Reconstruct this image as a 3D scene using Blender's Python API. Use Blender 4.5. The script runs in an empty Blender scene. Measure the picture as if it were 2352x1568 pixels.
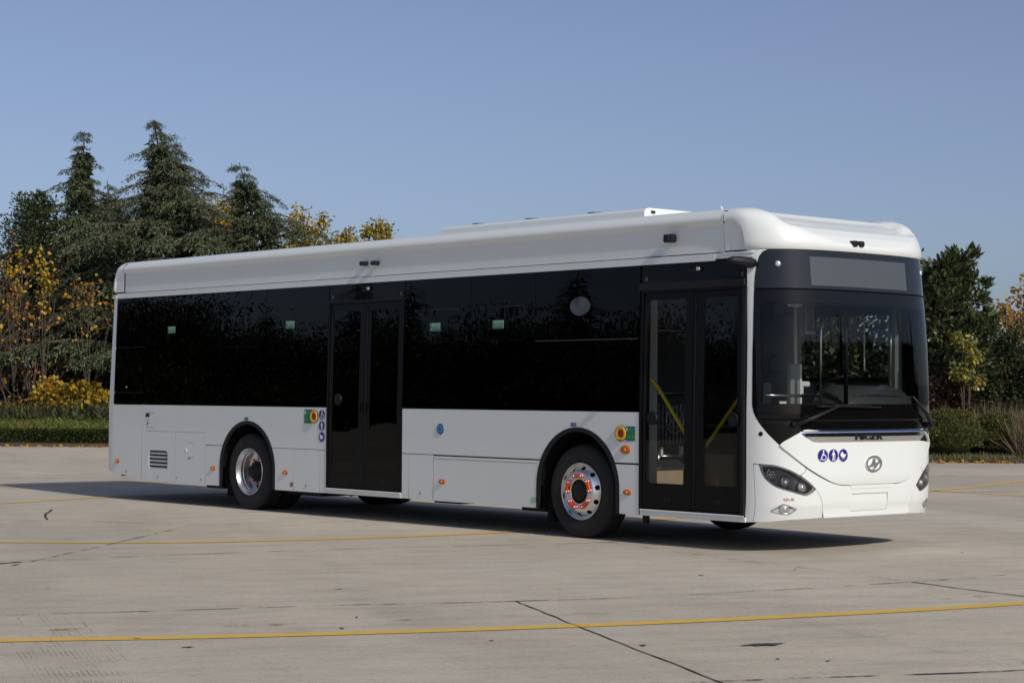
import bpy, math, random
import numpy as np
from mathutils import Vector, Matrix
from mathutils.geometry import delaunay_2d_cdt
R=math.radians; PI=math.pi
C=bpy.context.scene.collection; SC=bpy.context.scene

# ------------------------------------------------------------------ camera, sky, sun, exposure
CAMP=np.array([23.857,-15.189,1.484]); FWD=np.array([-.7475,.6637,.0270]); FWD/=np.linalg.norm(FWD)
FPX=4473.36
_r=np.array([.66384,.74783,.00577]); _r-=FWD*(_r@FWD); RT=_r/np.linalg.norm(_r); UP=np.cross(RT,FWD)
cd=bpy.data.cameras.new("camera"); cam=bpy.data.objects.new("camera",cd); C.objects.link(cam)
cam.matrix_world=Matrix(((RT[0],UP[0],-FWD[0],CAMP[0]),(RT[1],UP[1],-FWD[1],CAMP[1]),(RT[2],UP[2],-FWD[2],CAMP[2]),(0,0,0,1)))
cd.sensor_width=36; cd.lens=36*FPX/2352; cd.clip_end=3000; cd.clip_start=.1
SC.camera=cam
SUN_EL=R(35); SUN_AZ=R(-5.5)            # azimuth measured from +x towards +y
sd=(math.cos(SUN_EL)*math.cos(SUN_AZ),math.cos(SUN_EL)*math.sin(SUN_AZ),math.sin(SUN_EL))
W=bpy.data.worlds.new("World"); SC.world=W; W.use_nodes=True
nt=W.node_tree; bg=nt.nodes['Background']; sk=nt.nodes.new('ShaderNodeTexSky'); sk.sky_type='NISHITA'
sk.sun_disc=False; sk.sun_elevation=SUN_EL; sk.sun_rotation=PI/2-SUN_AZ
sk.altitude=0; sk.air_density=.8; sk.dust_density=1.5; sk.ozone_density=6.0
hs=nt.nodes.new('ShaderNodeHueSaturation'); hs.inputs['Saturation'].default_value=.80; hs.inputs['Hue'].default_value=.505
nt.links.new(sk.outputs[0],hs.inputs['Color']); tn=nt.nodes.new('ShaderNodeMix'); tn.data_type='RGBA'; tn.blend_type='MULTIPLY'; tn.inputs[0].default_value=1; tn.inputs[7].default_value=(1,.968,.975,1)
nt.links.new(hs.outputs[0],tn.inputs[6]); nt.links.new(tn.outputs[2],bg.inputs[0]); bg.inputs[1].default_value=.113
sl=bpy.data.lights.new("sun","SUN"); sl.energy=3.35; sl.angle=R(.55); sl.color=(1,.93,.83)
so=bpy.data.objects.new("sun",sl); C.objects.link(so); so.rotation_euler=Vector(sd).to_track_quat('Z','Y').to_euler()
so.location=(40,-30,30)
SC.view_settings.view_transform='Standard'; SC.view_settings.look='None'; SC.view_settings.exposure=-.2; SC.view_settings.gamma=1
SC.render.resolution_x=1024; SC.render.resolution_y=682

# ------------------------------------------------------------------ helpers
def at(px,py,D):            # point seen at pixel px,py (2352 wide) at depth D
    d=FWD+RT*(px-1176)/FPX+UP*(784-py)/FPX
    return CAMP+d*D
def gnd(px,D):
    p=at(px,905,D); return np.array([p[0],p[1],0.])
def ht(px,py,D): return float(at(px,py,D)[2])
def tag(o,label=None,cat=None,group=None,kind=None):
    if label: o['label']=label
    if cat: o['category']=cat
    if group: o['group']=group
    if kind: o['kind']=kind
    return o
def empty(name,loc,rz=0):
    o=bpy.data.objects.new(name,None); C.objects.link(o); o.location=loc; o.rotation_euler=(0,0,rz); o.empty_display_size=.3; return o
def mk(name,verts,faces,mats,parent=None,smooth=False,fm=None,normals=None,loc=None):
    me=bpy.data.meshes.new(name); me.from_pydata([tuple(map(float,v)) for v in verts],[],[tuple(map(int,f)) for f in faces])
    if not isinstance(mats,(list,tuple)): mats=[mats]
    for m in mats: me.materials.append(m)
    if fm is not None: me.polygons.foreach_set('material_index',list(fm))
    me.polygons.foreach_set('use_smooth',[smooth]*len(me.polygons))
    if normals is not None:
        me.normals_split_custom_set_from_vertices([tuple(map(float,n)) for n in normals])
    me.update()
    o=bpy.data.objects.new(name,me); C.objects.link(o)
    if parent is not None: put(o,parent)
    return o
def put(o,parent):
    o.parent=parent
    w=Vector((0,0,0)); p=parent
    while p is not None: w+=p.location; p=p.parent
    o.location=-w
class MB:
    def __init__(s): s.v=[]; s.f=[]; s.m=[]
    def add(s,v,f,mi=0):
        b=len(s.v); s.v+=[tuple(map(float,x)) for x in v]; s.f+=[tuple(b+i for i in q) for q in f]; s.m+=[mi]*len(f)
    def box(s,x0,x1,y0,y1,z0,z1,bev=0,mi=0):
        if bev<=0:
            v=[(x,y,z) for x in(x0,x1) for y in(y0,y1) for z in(z0,z1)]
            s.add(v,[(0,1,3,2),(4,6,7,5),(0,4,5,1),(2,3,7,6),(0,2,6,4),(1,5,7,3)],mi); return
        b=bev; v=[];idx={}
        def V(p):
            if p not in idx: idx[p]=len(v); v.append(p)
            return idx[p]
        X=(x0,x1);Y=(y0,y1);Z=(z0,z1); f=[]
        sg=lambda i:1 if i==0 else -1
        def P(i,j,k,ax):
            p=[X[i]+sg(i)*b*(ax!=0),Y[j]+sg(j)*b*(ax!=1),Z[k]+sg(k)*b*(ax!=2)]; return V(tuple(p))
        q=[(0,0),(1,0),(1,1),(0,1)]
        for i in(0,1): f.append([P(i,a,c,0) for a,c in q])
        for j in(0,1): f.append([P(a,j,c,1) for a,c in q])
        for k in(0,1): f.append([P(a,c,k,2) for a,c in q])
        for i in(0,1):
            for j in(0,1):
                f.append([P(i,j,0,0),P(i,j,1,0),P(i,j,1,1),P(i,j,0,1)])
                f.append([P(i,0,j,0),P(i,1,j,0),P(i,1,j,2),P(i,0,j,2)])
                f.append([P(0,i,j,1),P(1,i,j,1),P(1,i,j,2),P(0,i,j,2)])
                for k in(0,1): f.append([P(i,j,k,0),P(i,j,k,1),P(i,j,k,2)])
        s.add(v,f,mi)
    def tube(s,pts,rad,n=8,cap=True,mi=0):
        pts=[np.array(p,float) for p in pts]; rad=rad if hasattr(rad,'__len__') else [rad]*len(pts)
        v=[];f=[]; up=None
        for i,p in enumerate(pts):
            t=pts[min(i+1,len(pts)-1)]-pts[max(i-1,0)]; t/=np.linalg.norm(t)+1e-9
            if up is None: up=np.array([0,0,1.]) if abs(t[2])<.9 else np.array([1.,0,0])
            a=np.cross(t,up); a/=np.linalg.norm(a)+1e-9; b=np.cross(a,t); up=b
            for k in range(n):
                an=2*PI*k/n; v.append(p+rad[i]*(a*math.cos(an)+b*math.sin(an)))
        for i in range(len(pts)-1):
            for k in range(n): f.append((i*n+k,i*n+(k+1)%n,(i+1)*n+(k+1)%n,(i+1)*n+k))
        if cap: f.append(tuple(range(n))[::-1]); f.append(tuple((len(pts)-1)*n+k for k in range(n)))
        s.add(v,f,mi)
    def lathe(s,prof,o=(0,0,0),ax=(0,-1,0),n=48,mi=0):   # prof (radius, height along ax)
        ax=np.array(ax,float); ax/=np.linalg.norm(ax); t=np.array([1.,0,0]) if abs(ax[0])<.8 else np.array([0,0,1.])
        a=t-ax*(t@ax); a/=np.linalg.norm(a); b=np.cross(ax,a); v=[];f=[]
        for r,h in prof:
            for k in range(n):
                an=2*PI*k/n; v.append(np.array(o)+ax*h+r*(a*math.cos(an)+b*math.sin(an)))
        for i in range(len(prof)-1):
            for k in range(n): f.append((i*n+k,i*n+(k+1)%n,(i+1)*n+(k+1)%n,(i+1)*n+k))
        if prof[0][0]>1e-6: pass
        s.add(v,f,mi)
    def build(s,name,mats,parent=None,smooth=False):
        o=mk(name,s.v,s.f,mats,parent,smooth,s.m)
        return o
def autosm(o,ang=35):
    me=o.data; me.polygons.foreach_set('use_smooth',[True]*len(me.polygons))
    try: me.set_sharp_from_angle(angle=R(ang))
    except Exception: pass
    return o
def cr(pts,n=6,closed=False):    # catmull-rom
    P=[np.array(p,float) for p in pts]; out=[]; N=len(P)
    for i in range(N if closed else N-1):
        g=lambda k:P[k%N] if closed else P[min(max(k,0),N-1)]
        a,b,c,d=g(i-1),g(i),g(i+1),g(i+2)
        for j in range(n):
            t=j/n; out.append(tuple(.5*((2*b)+(-a+c)*t+(2*a-5*b+4*c-d)*t*t+(-a+3*b-3*c+d)*t**3)))
    if not closed: out.append(tuple(P[-1]))
    return out
# ------------------------------------------------------------------ materials
def newmat(name):
    m=bpy.data.materials.new(name); m.use_nodes=True; return m,m.node_tree,m.node_tree.nodes['Principled BSDF']
def mat(name,col,rough=.5,metal=0,coat=0,var=0,vs=3.,spec=.5,bump=0,bs=40,crough=.03):
    m,t,p=newmat(name); p.inputs['Base Color'].default_value=(*col,1); p.inputs['Roughness'].default_value=rough
    p.inputs['Metallic'].default_value=metal; p.inputs['Coat Weight'].default_value=coat; p.inputs['Coat Roughness'].default_value=crough
    p.inputs['Specular IOR Level'].default_value=spec
    if var:
        n=t.nodes.new('ShaderNodeTexNoise'); n.inputs['Scale'].default_value=vs; n.inputs['Detail'].default_value=5
        tc=t.nodes.new('ShaderNodeTexCoord'); t.links.new(tc.outputs['Object'],n.inputs['Vector'])
        mx=t.nodes.new('ShaderNodeMix'); mx.data_type='RGBA'; mx.inputs[6].default_value=(*[c*(1-var) for c in col],1); mx.inputs[7].default_value=(*[min(1,c*(1+var)) for c in col],1)
        t.links.new(n.outputs[0],mx.inputs[0]); t.links.new(mx.outputs[2],p.inputs['Base Color'])
    if bump:
        n=t.nodes.new('ShaderNodeTexNoise'); n.inputs['Scale'].default_value=bs
        tc=t.nodes.new('ShaderNodeTexCoord'); t.links.new(tc.outputs['Object'],n.inputs['Vector'])
        b=t.nodes.new('ShaderNodeBump'); b.inputs['Strength'].default_value=bump; b.inputs['Distance'].default_value=.01
        t.links.new(n.outputs[0],b.inputs['Height']); t.links.new(b.outputs[0],p.inputs['Normal'])
    return m
def glass(name,tint,wave=0,ior=1.5,gc=(1,1,1)):
    m=bpy.data.materials.new(name); m.use_nodes=True; t=m.node_tree; t.nodes.clear()
    o=t.nodes.new('ShaderNodeOutputMaterial'); mx=t.nodes.new('ShaderNodeMixShader'); tr=t.nodes.new('ShaderNodeBsdfTransparent'); gl=t.nodes.new('ShaderNodeBsdfGlossy')
    fr=t.nodes.new('ShaderNodeFresnel'); fr.inputs['IOR'].default_value=ior
    tr.inputs['Color'].default_value=(*tint,1); gl.inputs['Roughness'].default_value=0.0; gl.inputs['Color'].default_value=(*gc,1)
    t.links.new(fr.outputs[0],mx.inputs[0]); t.links.new(tr.outputs[0],mx.inputs[1]); t.links.new(gl.outputs[0],mx.inputs[2]); t.links.new(mx.outputs[0],o.inputs[0])
    if wave:
        tc=t.nodes.new('ShaderNodeTexCoord'); mp=t.nodes.new('ShaderNodeMapping'); mp.inputs['Scale'].default_value=(.55,1,1.5)
        n=t.nodes.new('ShaderNodeTexNoise'); n.inputs['Scale'].default_value=1.6; n.inputs['Detail'].default_value=1.5
        b=t.nodes.new('ShaderNodeBump'); b.inputs['Strength'].default_value=1; b.inputs['Distance'].default_value=wave
        t.links.new(tc.outputs['Object'],mp.inputs[0]); t.links.new(mp.outputs[0],n.inputs['Vector']); t.links.new(n.outputs[0],b.inputs['Height'])
        t.links.new(b.outputs[0],gl.inputs['Normal']); t.links.new(b.outputs[0],fr.inputs['Normal'])
    return m
M={}
M['white']=mat('white_paint',(.765,.80,.775),.38,0,.55,var=.02,vs=1.5,crough=.05,bump=.10,bs=2.2)
M['seal']=mat('black_rubber_seal',(.008,.008,.008),.6,spec=.25)
M['blackplastic']=mat('black_plastic',(.010,.010,.011),.5,spec=.3)
M['blackgloss']=mat('black_gloss_panel',(.004,.004,.0045),.08,0,0,spec=.28)
M['frit']=mat('black_printed_glass',(.004,.004,.0045),.02,spec=.32)
M['hdr']=mat('dark_header_glass',(.004,.004,.0045),.02,spec=.16)
M['destglass']=mat('smoked_sign_glass',(.011,.012,.013),.03,spec=.55)
M['led']=mat('dull_grey_display_screen',(.075,.084,.092),.12,spec=.5)
M['sideglass']=glass('dark_tinted_glass',(.012,.012,.012),.0011,ior=1.26)
M['doorglass']=glass('door_glass',(.80,.82,.80),.0004,ior=1.36)
M['doorglassdark']=glass('dark_door_glass',(.55,.56,.54),.0005,ior=1.36)
M['windscreen']=glass('windscreen_glass',(.70,.74,.72),.0002,ior=1.34)
M['clear']=glass('clear_lamp_cover',(.95,.95,.95))
M['doorframe']=mat('black_door_frame',(.005,.005,.0055),.30,spec=.18)
M['chrome']=mat('chrome',(.85,.86,.88),.07,1)
M['alu']=mat('polished_aluminium',(.78,.79,.80),.30,1)
M['alum']=mat('machined_aluminium',(.45,.45,.46),.5,1)
M['steel']=mat('stainless_tube',(.6,.6,.6),.25,1)
M['tyre']=mat('tyre_rubber',(.011,.011,.0115),.8,var=.3,vs=12,bump=.2,bs=90)
M['orange']=mat('orange_plastic',(.85,.085,.01),.4)
M['amber']=mat('amber_lens',(.58,.115,.005),.2,0,.5)
M['amberspot']=mat('amber_reflector',(.9,.5,.08),.15,0,1)
M['yellowp']=mat('yellow_plastic',(.75,.40,.008),.3,0,.5)
M['red']=mat('red_plastic',(.32,.02,.012),.35)
M['grip']=mat('yellow_handrail_paint',(.72,.56,.01),.35)
M['navy']=mat('navy_blue_sticker',(.017,.015,.19),.35)
M['stwhite']=mat('white_sticker_print',(.85,.85,.87),.4)
M['green']=mat('green_sticker',(.004,.19,.075),.4)
M['pgreen']=mat('pale_green_sticker',(.30,.56,.36),.5)
M['dgreen']=mat('dark_green_print',(.01,.09,.055),.5)
M['blueb']=mat('blue_push_button',(.02,.12,.36),.35)
M['lampgrey']=mat('graphite_lamp_housing',(.085,.088,.092),.35,.3)
M['lens']=mat('lamp_lens',(.75,.77,.80),.12,.45,coat=1)
M['darklens']=mat('dark_lamp_bowl',(.03,.03,.033),.1,.5)
M['int']=mat('grey_interior_trim',(.22,.235,.24),.6)
M['intwhite']=mat('pale_interior_trim',(.62,.62,.58),.5)
M['intdark']=mat('dark_interior',(.02,.021,.024),.6)
M['seatblue']=mat('dark_blue_seat',(.03,.035,.06),.8)
M['wood']=mat('wood_effect_floor',(.42,.31,.22),.5,var=.2,vs=6)
M['silver']=mat('silver_painted_strip',(.62,.64,.66),.35,.25)
M['mirror']=mat('round_mirror_painted_reflection',(.10,.105,.11),.25,.5,var=.9,vs=9)  # mottled grey paints in the reflected sky and trees
M['louvre']=mat('pale_grey_louvre_blade',(.50,.53,.51),.45)
M['redprint']=mat('red_print',(.5,.04,.04),.5)
M['brownprint']=mat('dull_red_label',(.30,.14,.11),.5)
# ------------------------------------------------------------------ bus skin  S(s,z): s runs along the plan outline, s == x on the near side
B=1.275; XF0=11.28; AF=.745; NF=3.7; XR0=-.14; AR=.50; NR=3.2
def _plan():
    n=300; se=lambda t,a,b,k:(a*abs(math.cos(t))**(2/k),b*abs(math.sin(t))**(2/k))
    rear=[]; front=[]
    for i in range(n+1):
        x,y=se(PI/2*i/n,AR,B,NR); rear.append((XR0-x,-y))
    for i in range(n+1):
        x,y=se(PI/2-PI/2*i/n,AF,B,NF); front.append((XF0+x,-y))
    near=rear+front; far=[(x,-y) for x,y in near[::-1]][1:]
    P=np.array(near+far); P[:,0]-=np.where(P[:,0]>XF0,.035*P[:,1]**2-.035*B*B,0)
    return P,n
PL,_n=_plan(); _d=np.r_[0,np.cumsum(np.linalg.norm(np.diff(PL,axis=0),axis=1))]
S0=_d-_d[_n]+XR0; SCC=S0[2*_n+1]; SMAX=S0[-1]; SMIN=S0[0]
RKZ=[0,.25,.32,.45,.6,1.6,2.0,2.3,2.5,2.87,3.4]; RKX=[.09,.075,.05,.01,0,0,.012,.035,.055,.09,.16]
RRZ=[0,.5,1.2,2.8,3.4]; RRX=[.03,0,0,.07,.12]
def S(s,z):
    s=np.asarray(s,float); z=np.asarray(z,float)
    x=np.interp(s,S0,PL[:,0]); y=np.interp(s,S0,PL[:,1])
    f=np.clip((x-11.35)/.45,0,1); f=f*f*(3-2*f)
    g=np.clip((-.1-x)/.3,0,1)
    hw=1-np.clip(z-1.31,0,1.54)*.0240/B
    return np.stack([x-f*np.interp(z,RKZ,RKX)+g*np.interp(z,RRZ,RRX),y*hw,z+0*x],-1)
def Sn(s,z,off=0.):
    e=2e-3; p=S(s,z); a=S(s+e,z)-S(s-e,z); b=S(s,z+e)-S(s,z-e)
    n=np.cross(a,b); n/=np.linalg.norm(n,axis=-1,keepdims=True)+1e-12
    return p+n*np.asarray(off)[...,None] if np.ndim(off) else p+n*off, n
def inpoly(P,poly):
    x,y=P[:,0],P[:,1]; q=np.array(poly); r=np.zeros(len(P),bool); j=len(q)-1
    for i in range(len(q)):
        c=((q[i,1]>y)!=(q[j,1]>y)); 
        if q[j,1]!=q[i,1]: r^=c&(x<(q[j,0]-q[i,0])*(y-q[i,1])/(q[j,1]-q[i,1])+q[i,0])
        j=i
    return r
def dens(poly,mx):
    out=[]; N=len(poly)
    for i in range(N):
        a=np.array(poly[i],float); b=np.array(poly[(i+1)%N],float); L=np.linalg.norm(b-a)
        if L<1e-5: continue
        m=mx(a,b) if callable(mx) else mx
        k=max(1,int(math.ceil(L/m)))
        for j in range(k): out.append(tuple(a+(b-a)*j/k))
    return out
def bodyg(a,b):
    m=max(a[0],b[0]); l=min(a[0],b[0])
    return .045 if (11.2<m<SCC*2-11.2 or l<-.05 or m>2*SCC+.05) else .6
def patch(name,outers,mat_,parent,holes=(),off=0.,rim=.014,grid=None,edge=bodyg,fn=Sn,region=None,offf=None):
    """triangulate (u,v) outlines exactly and lay them on the surface fn"""
    if not isinstance(outers[0][0],(list,tuple,np.ndarray)): outers=[outers]
    loops=[dens(o,edge) for o in outers]+[dens(h,edge) for h in holes]
    pts=[];edges=[];
    for l in loops:
        b=len(pts); pts+=l; edges+=[(b+i,b+(i+1)%len(l)) for i in range(len(l))]
    A=np.array(pts); 
    if grid is None:
        c0=A[:,0].min();c1=A[:,0].max(); grid=.04 if (c1>11.2 and c0<2*SCC-11.2) or c0<-.1 or c1>2*SCC+.1 else 0
    if grid:
        u=np.arange(A[:,0].min()+grid*.5,A[:,0].max(),grid); v=np.arange(A[:,1].min()+grid*.5,A[:,1].max(),grid)
        G=np.stack(np.meshgrid(u,v),-1).reshape(-1,2)
        if fn is Sn: G=G[(G[:,0]>11.2)&(G[:,0]<2*SCC-11.2)|(G[:,0]<-.1)|(G[:,0]>2*SCC+.1)]
        if len(G):
            k=np.zeros(len(G),bool)
            for o in loops[:len(outers)]: k|=inpoly(G,o)
            for h in loops[len(outers):]: k&=~inpoly(G,h)
            G=G[k]; 
            if len(G):
                dm=np.full(len(G),9.)
                for i in range(0,len(A),400): dm=np.minimum(dm,np.min(np.linalg.norm(G[:,None]-A[None,i:i+400],axis=2),axis=1))
                G=G[dm>grid*.3]
            pts+= [tuple(g) for g in G]
    r=delaunay_2d_cdt([Vector(p) for p in pts],edges,[],0,1e-6)
    V=np.array([tuple(v) for v in r[0]]); T=[f for f in r[2]]
    cen=np.array([V[list(f)].mean(0) for f in T]); k=np.zeros(len(T),bool)
    for o in loops[:len(outers)]: k|=inpoly(cen,o)
    for h in loops[len(outers):]: k&=~inpoly(cen,h)
    T=[f for f,q in zip(T,k) if q]
    of=offf(V[:,0],V[:,1]) if offf else off
    P,N=fn(V[:,0],V[:,1],of)
    if offf:   # normals from triangles
        N=np.zeros_like(P)
        for f in T:
            n=np.cross(P[f[1]]-P[f[0]],P[f[2]]-P[f[0]]); 
            for i in f: N[i]+=n
        N/=np.linalg.norm(N,axis=1,keepdims=True)+1e-12
    vs=list(P); ns=list(N); fs=[tuple(f) for f in T]
    if rim:
        for l in loops:
            q=np.array(l); o1=offf(q[:,0],q[:,1]) if offf else off
            p1,_=fn(q[:,0],q[:,1],o1); p2,_=fn(q[:,0],q[:,1],(o1-rim)); b=len(vs); n=len(l)
            vs+=list(p1)+list(p2); ns+=[(0,0,0)]*(2*n)
            fs+=[(b+i,b+n+i,b+n+(i+1)%n,b+(i+1)%n) for i in range(n)]
    used=sorted({i for f in fs for i in f}); mp={a:b for b,a in enumerate(used)}
    fs=[tuple(mp[i] for i in f) for f in fs]
    return mk(name,[vs[i] for i in used],fs,mat_,parent,True,None,[ns[i] for i in used])
def rect(a,b,c,d,r=0,n=4):
    if r<=0: return [(a,c),(b,c),(b,d),(a,d)]
    o=[]
    for cx,cy,t in((b-r,c+r,-90),(b-r,d-r,0),(a+r,d-r,90),(a+r,c+r,180)):
        for i in range(n+1): an=R(t+90*i/n); o.append((cx+r*math.cos(an),cy+r*math.sin(an)))
    return o
def ell(cx,cy,rx,ry,n=28): return [(cx+rx*math.cos(2*PI*i/n),cy+ry*math.sin(2*PI*i/n)) for i in range(n)]
def thick(a,b,w):
    a=np.array(a,float);b=np.array(b,float);d=b-a;d/=np.linalg.norm(d);n=np.array([-d[1],d[0]])*w/2; a=a-d*w*.25;b=b+d*w*.25
    return [tuple(a-n),tuple(b-n),tuple(b+n),tuple(a+n)]
FCX=12.99
def mir(P): return [(2*FCX-a,b) for a,b in P][::-1]
SMALL=lambda a,b:.05
bus=empty('city_bus',(6,0,0)); tag(bus,'white single deck city bus with dark glass, two double doors and a curved black windscreen','bus')
# ---- wheel arch outlines
def arch(cx,r,top,z0=.281,n=28):
    p=[(cx-r,z0)]
    for i in range(n+1):
        a=PI-PI*i/n; p.append((cx+r*math.cos(a),.52+(top-.52)*math.sin(a)))
    p.append((cx+r,z0)); return p
AR_R=arch(3.135,.625,1.128); AR_F=arch(9.212,.623,1.146)
G=.005
def ax_(A,z,left=True):
    c=(A[0][0]+A[-1][0])/2; P=[p for p in A if (p[0]<c)==left]
    P=sorted(P,key=lambda p:p[1]); return float(np.interp(z,[p[1] for p in P],[p[0] for p in P]))
def side_rect(name,a,b,c,d,mt=None,par=None,off=0.,rim=.014,r=0): return patch(name,rect(a+G,b-G,c+G,d-G,r),mt or M['white'],par or bus,off=off,rim=rim)
def rb(x): return np.interp(x,[-.5,-.3,-.05,.57,1.4],[.385,.377,.35,.296,.276])      # rear underside sweep
# backing frame (dark) behind the seams, open at the glazing
def backing():
    zb=[(x,float(rb(x))+.01) for x in (-.3,0,.57,1.4)]
    ar=lambda A:[(A[0][0]+.02,.284)]+[(x+(.02 if x<(A[0][0]+A[-1][0])/2 else -.02),z-.02) for x,z in A[1:-1]]+[(A[-1][0]-.02,.284)]
    AA=ar(AR_R)+ar(AR_F)
    outer=[(SMIN+.001,.40)]+zb+AA+[(11.7,.30),(12.3,.345)]+[(2*FCX-12.3,.345),(2*FCX-11.7,.30)]+[(2*SCC-x,z) for x,z in AA[::-1]]+[(2*SCC-1.4,.286),(2*SCC-.57,.306),(2*SCC,.36),(SMAX-.001,.40),(SMAX-.001,2.88),(SMIN+.001,2.88)]
    wins=[(.66,2.19),(2.24,3.49),(3.53,4.80),(6.33,7.45),(7.50,8.50),(8.56,10.06)]
    H=[rect(a,b,1.36,2.55) for a,b in wins]
    H+=[rect(4.88,6.25,.37,2.5),rect(10.17,11.42,.37,2.45)]
    H+=[[(11.70,1.41),(2*FCX-11.70,1.41),(2*FCX-11.70,2.35),(11.70,2.35)]]
    F=lambda x:2*SCC-x
    H+=[[(F(b),1.68),(F(a),1.68),(F(a),2.34),(F(b),2.34)] for a,b in ((9.93,11.42),)]
    H+=[[(F(b),1.36),(F(a),1.36),(F(a),2.5),(F(b),2.5)] for a,b in ((.66,2.19),(2.24,3.9),(3.95,5.6),(5.65,7.3),(7.35,9.8))]
    H+=[[(11.72,.75),(11.74,.69),(11.80,.66),(12.08,.58),(12.13,.58),(12.17,.62),(12.08,.68),(11.96,.75),(11.85,.79),(11.72,.80)]]
    H+=[mir(H[-1])]
    # arch holes must not touch the border: raise bottoms
    return patch('body_frame',outer,M['seal'],bus,holes=H,off=-.016,rim=0,grid=.06)
backing()
# ---- near side lower panels
def near_panels():
    q=[(-.19+G,float(rb(-.19))),(.57-G,float(rb(.57))+.002),(.57-G,1.308),(-.19+G,1.308)]
    p=patch('rear_quarter_panel',q,M['white'],bus)
    # rear corner / rear end
    e=[(SMIN+.002,.42),(-.62,.40),(-.42,.385),(-.19-.0015,float(rb(-.19))),(-.19-.0015,2.79),(SMIN+.002,2.79)]
    patch('rear_end_panel',e,M['white'],bus,grid=.05)
    ea=AR_R[1:-1]
    mid=[(.578,.285),(.66,.283),(.66,.958),(1.36,.958),(1.36,.276),(1.425,.276),(1.425,.958),(2.163,.958),(2.163,.802)]
    mid+=[(ax_(AR_R,.802),.802)]+[p for p in ea if p[1]>.802]+[(ax_(AR_R,.802,False),.802),(4.826,.802),(4.826,1.310),(.578,1.310)]
    patch('body_side_panel',mid,M['white'],bus,holes=[rect(.664,.908,1.0,1.205)])
    a=side_rect('service_flap',.664,.908,1.0,1.205); 
    patch('label',rect(.676,.776,1.145,1.195),M['intdark'],a,off=.003,rim=0); patch('label',rect(.715,.745,1.04,1.075),M['intdark'],a,off=.003,rim=0)
    patch('lock',ell(.73,1.10,.012,.014),M['steel'],a,off=.004,rim=0)
    # louvred hatch
    h=patch('louvred_hatch',[(.664,.284),(1.356,.278),(1.356,.954),(.664,.954)],M['white'],bus,holes=[rect(.766,1.243,.445,.697,.05)])
    patch('louvre_recess',rect(.74,1.27,.42,.72),M['intdark'],h,off=-.05,rim=0)
    for i in range(5):
        z=.445+.0504*i; m=MB()
        v=[(x,-1.275+dy,zz) for x in(.768,1.241) for dy,zz in((.002,z+.003),(.030,z+.052),(.034,z+.046),(.004,z))]
        m.add(v,[(0,4,5,1),(1,5,6,2),(2,6,7,3),(3,7,4,0),(0,1,2,3),(7,6,5,4)]); m.build('louvre',M['louvre'],h)
    h2=patch('battery_hatch',[(1.431,.277),(2.160,.277),(2.160,.954),(1.431,.954)],M['white'],bus,holes=[rect(1.715,1.888,.627,.821,.012)])
    patch('charging_flap',rect(1.719,1.884,.631,.817,.012),M['white'],h2)
    patch('catch',rect(1.70,1.725,.705,.74,.01),M['stwhite'],h2,off=.006,rim=.006)
    patch('label',rect(1.75,1.83,.605,.617),M['brownprint'],h2,off=.003,rim=0)
    for x,z,pp in((.188,.394,p),(1.009,.347,h),(1.491,.348,h2),(2.076,.351,h2)): lock(x,z,pp)
    def skirt(pts,lk=None):
        o=patch('skirt_panel',pts,M['white'],bus)
        if lk: lock(*lk,o)
        return o
    def cut(A,a,b,z0,z1,left=True):
        ar=[p for p in A if p[1]<z1]; c=(A[0][0]+A[-1][0])/2
        if left: L=[p for p in ar if p[0]<c]; return [(a,z0)]+[(L[0][0],z0)]+L[1:]+[(ax_(A,z1),z1),(a,z1)]
        Rr=[p for p in ar if p[0]>c]; return [(Rr[-1][0],z0),(b,z0),(b,z1),(ax_(A,z1,False),z1)]+Rr[:-1]
    skirt(cut(AR_R,2.170,0,.280,.793)); skirt(cut(AR_R,0,4.157,.280,.796,False))
    skirt(rect(4.165,4.697,.281,.796),(4.423,.357)); skirt(rect(4.706,4.826,.283,.796))
    skirt(rect(6.298,6.418,.287,.794)); skirt(rect(6.426,6.855,.285,.794),(6.639,.36))
    l=skirt(cut(AR_F,6.868,0,.284,.785)); skirt(cut(AR_F,0,10.105,.285,.782,False))
    for A,nm in((AR_F,l),):pass
    m2=[(6.298,.802)]+[(ax_(AR_F,.800),.800)]+[p for p in AR_F[1:-1] if p[1]>.80]+[(ax_(AR_F,.800,False),.800)]+[(10.105,.80),(10.105,1.311),(6.298,1.311)]
    patch('body_side_panel',m2,M['white'],bus)
    # drip line above the long skirt panel
    patch('trim_strip',rect(6.875,8.60,.752,.756),M['seal'],l,off=.0015,rim=0)
    patch('label',rect(8.505,8.585,.335,.395),M['pgreen'],l,off=.003,rim=0); patch('label',rect(4.09,4.15,.335,.385),M['brownprint'],bus,off=.003,rim=0)
def lock(x,z,par): 
    m=MB(); m.lathe([(.0,.006),(.012,.006),(.016,.003),(.017,0)],o=(x,-1.275,z),n=14); m.build('lock',M['alum'],par,True)
near_panels()
# arch trims and liners
def archtrim(A,cx,name='wheel_arch_trim'):
    inner=[(cx+(x-cx)*.915,.281 if z<.3 else z-(.045 if z>.9 else .045*max(0,(z-.5)/.4))) for x,z in A]
    patch(name,list(A)+inner[::-1],M['blackplastic'],bus,off=.004,rim=.05,grid=0,edge=lambda a,b:.2)
    # liner: half tunnel inward
    m=MB(); v=[];f=[]
    pts=[(x,z) for x,z in inner]
    for x,z in pts: v+= [(x,-1.262,z),(x,-.42,z)]
    for i in range(len(pts)-1): f.append((2*i,2*i+1,2*i+3,2*i+2))
    m.add(v,f); m.add([(x,-.42,z) for x,z in pts],[tuple(range(len(pts)))])
    m.build('wheel_arch_liner',M['seal'],bus)
    m.v=[(x,-y,z) for x,y,z in m.v]; m.build('wheel_arch_liner',M['seal'],bus)
archtrim(AR_R,3.135); archtrim(AR_F,9.212)
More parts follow.
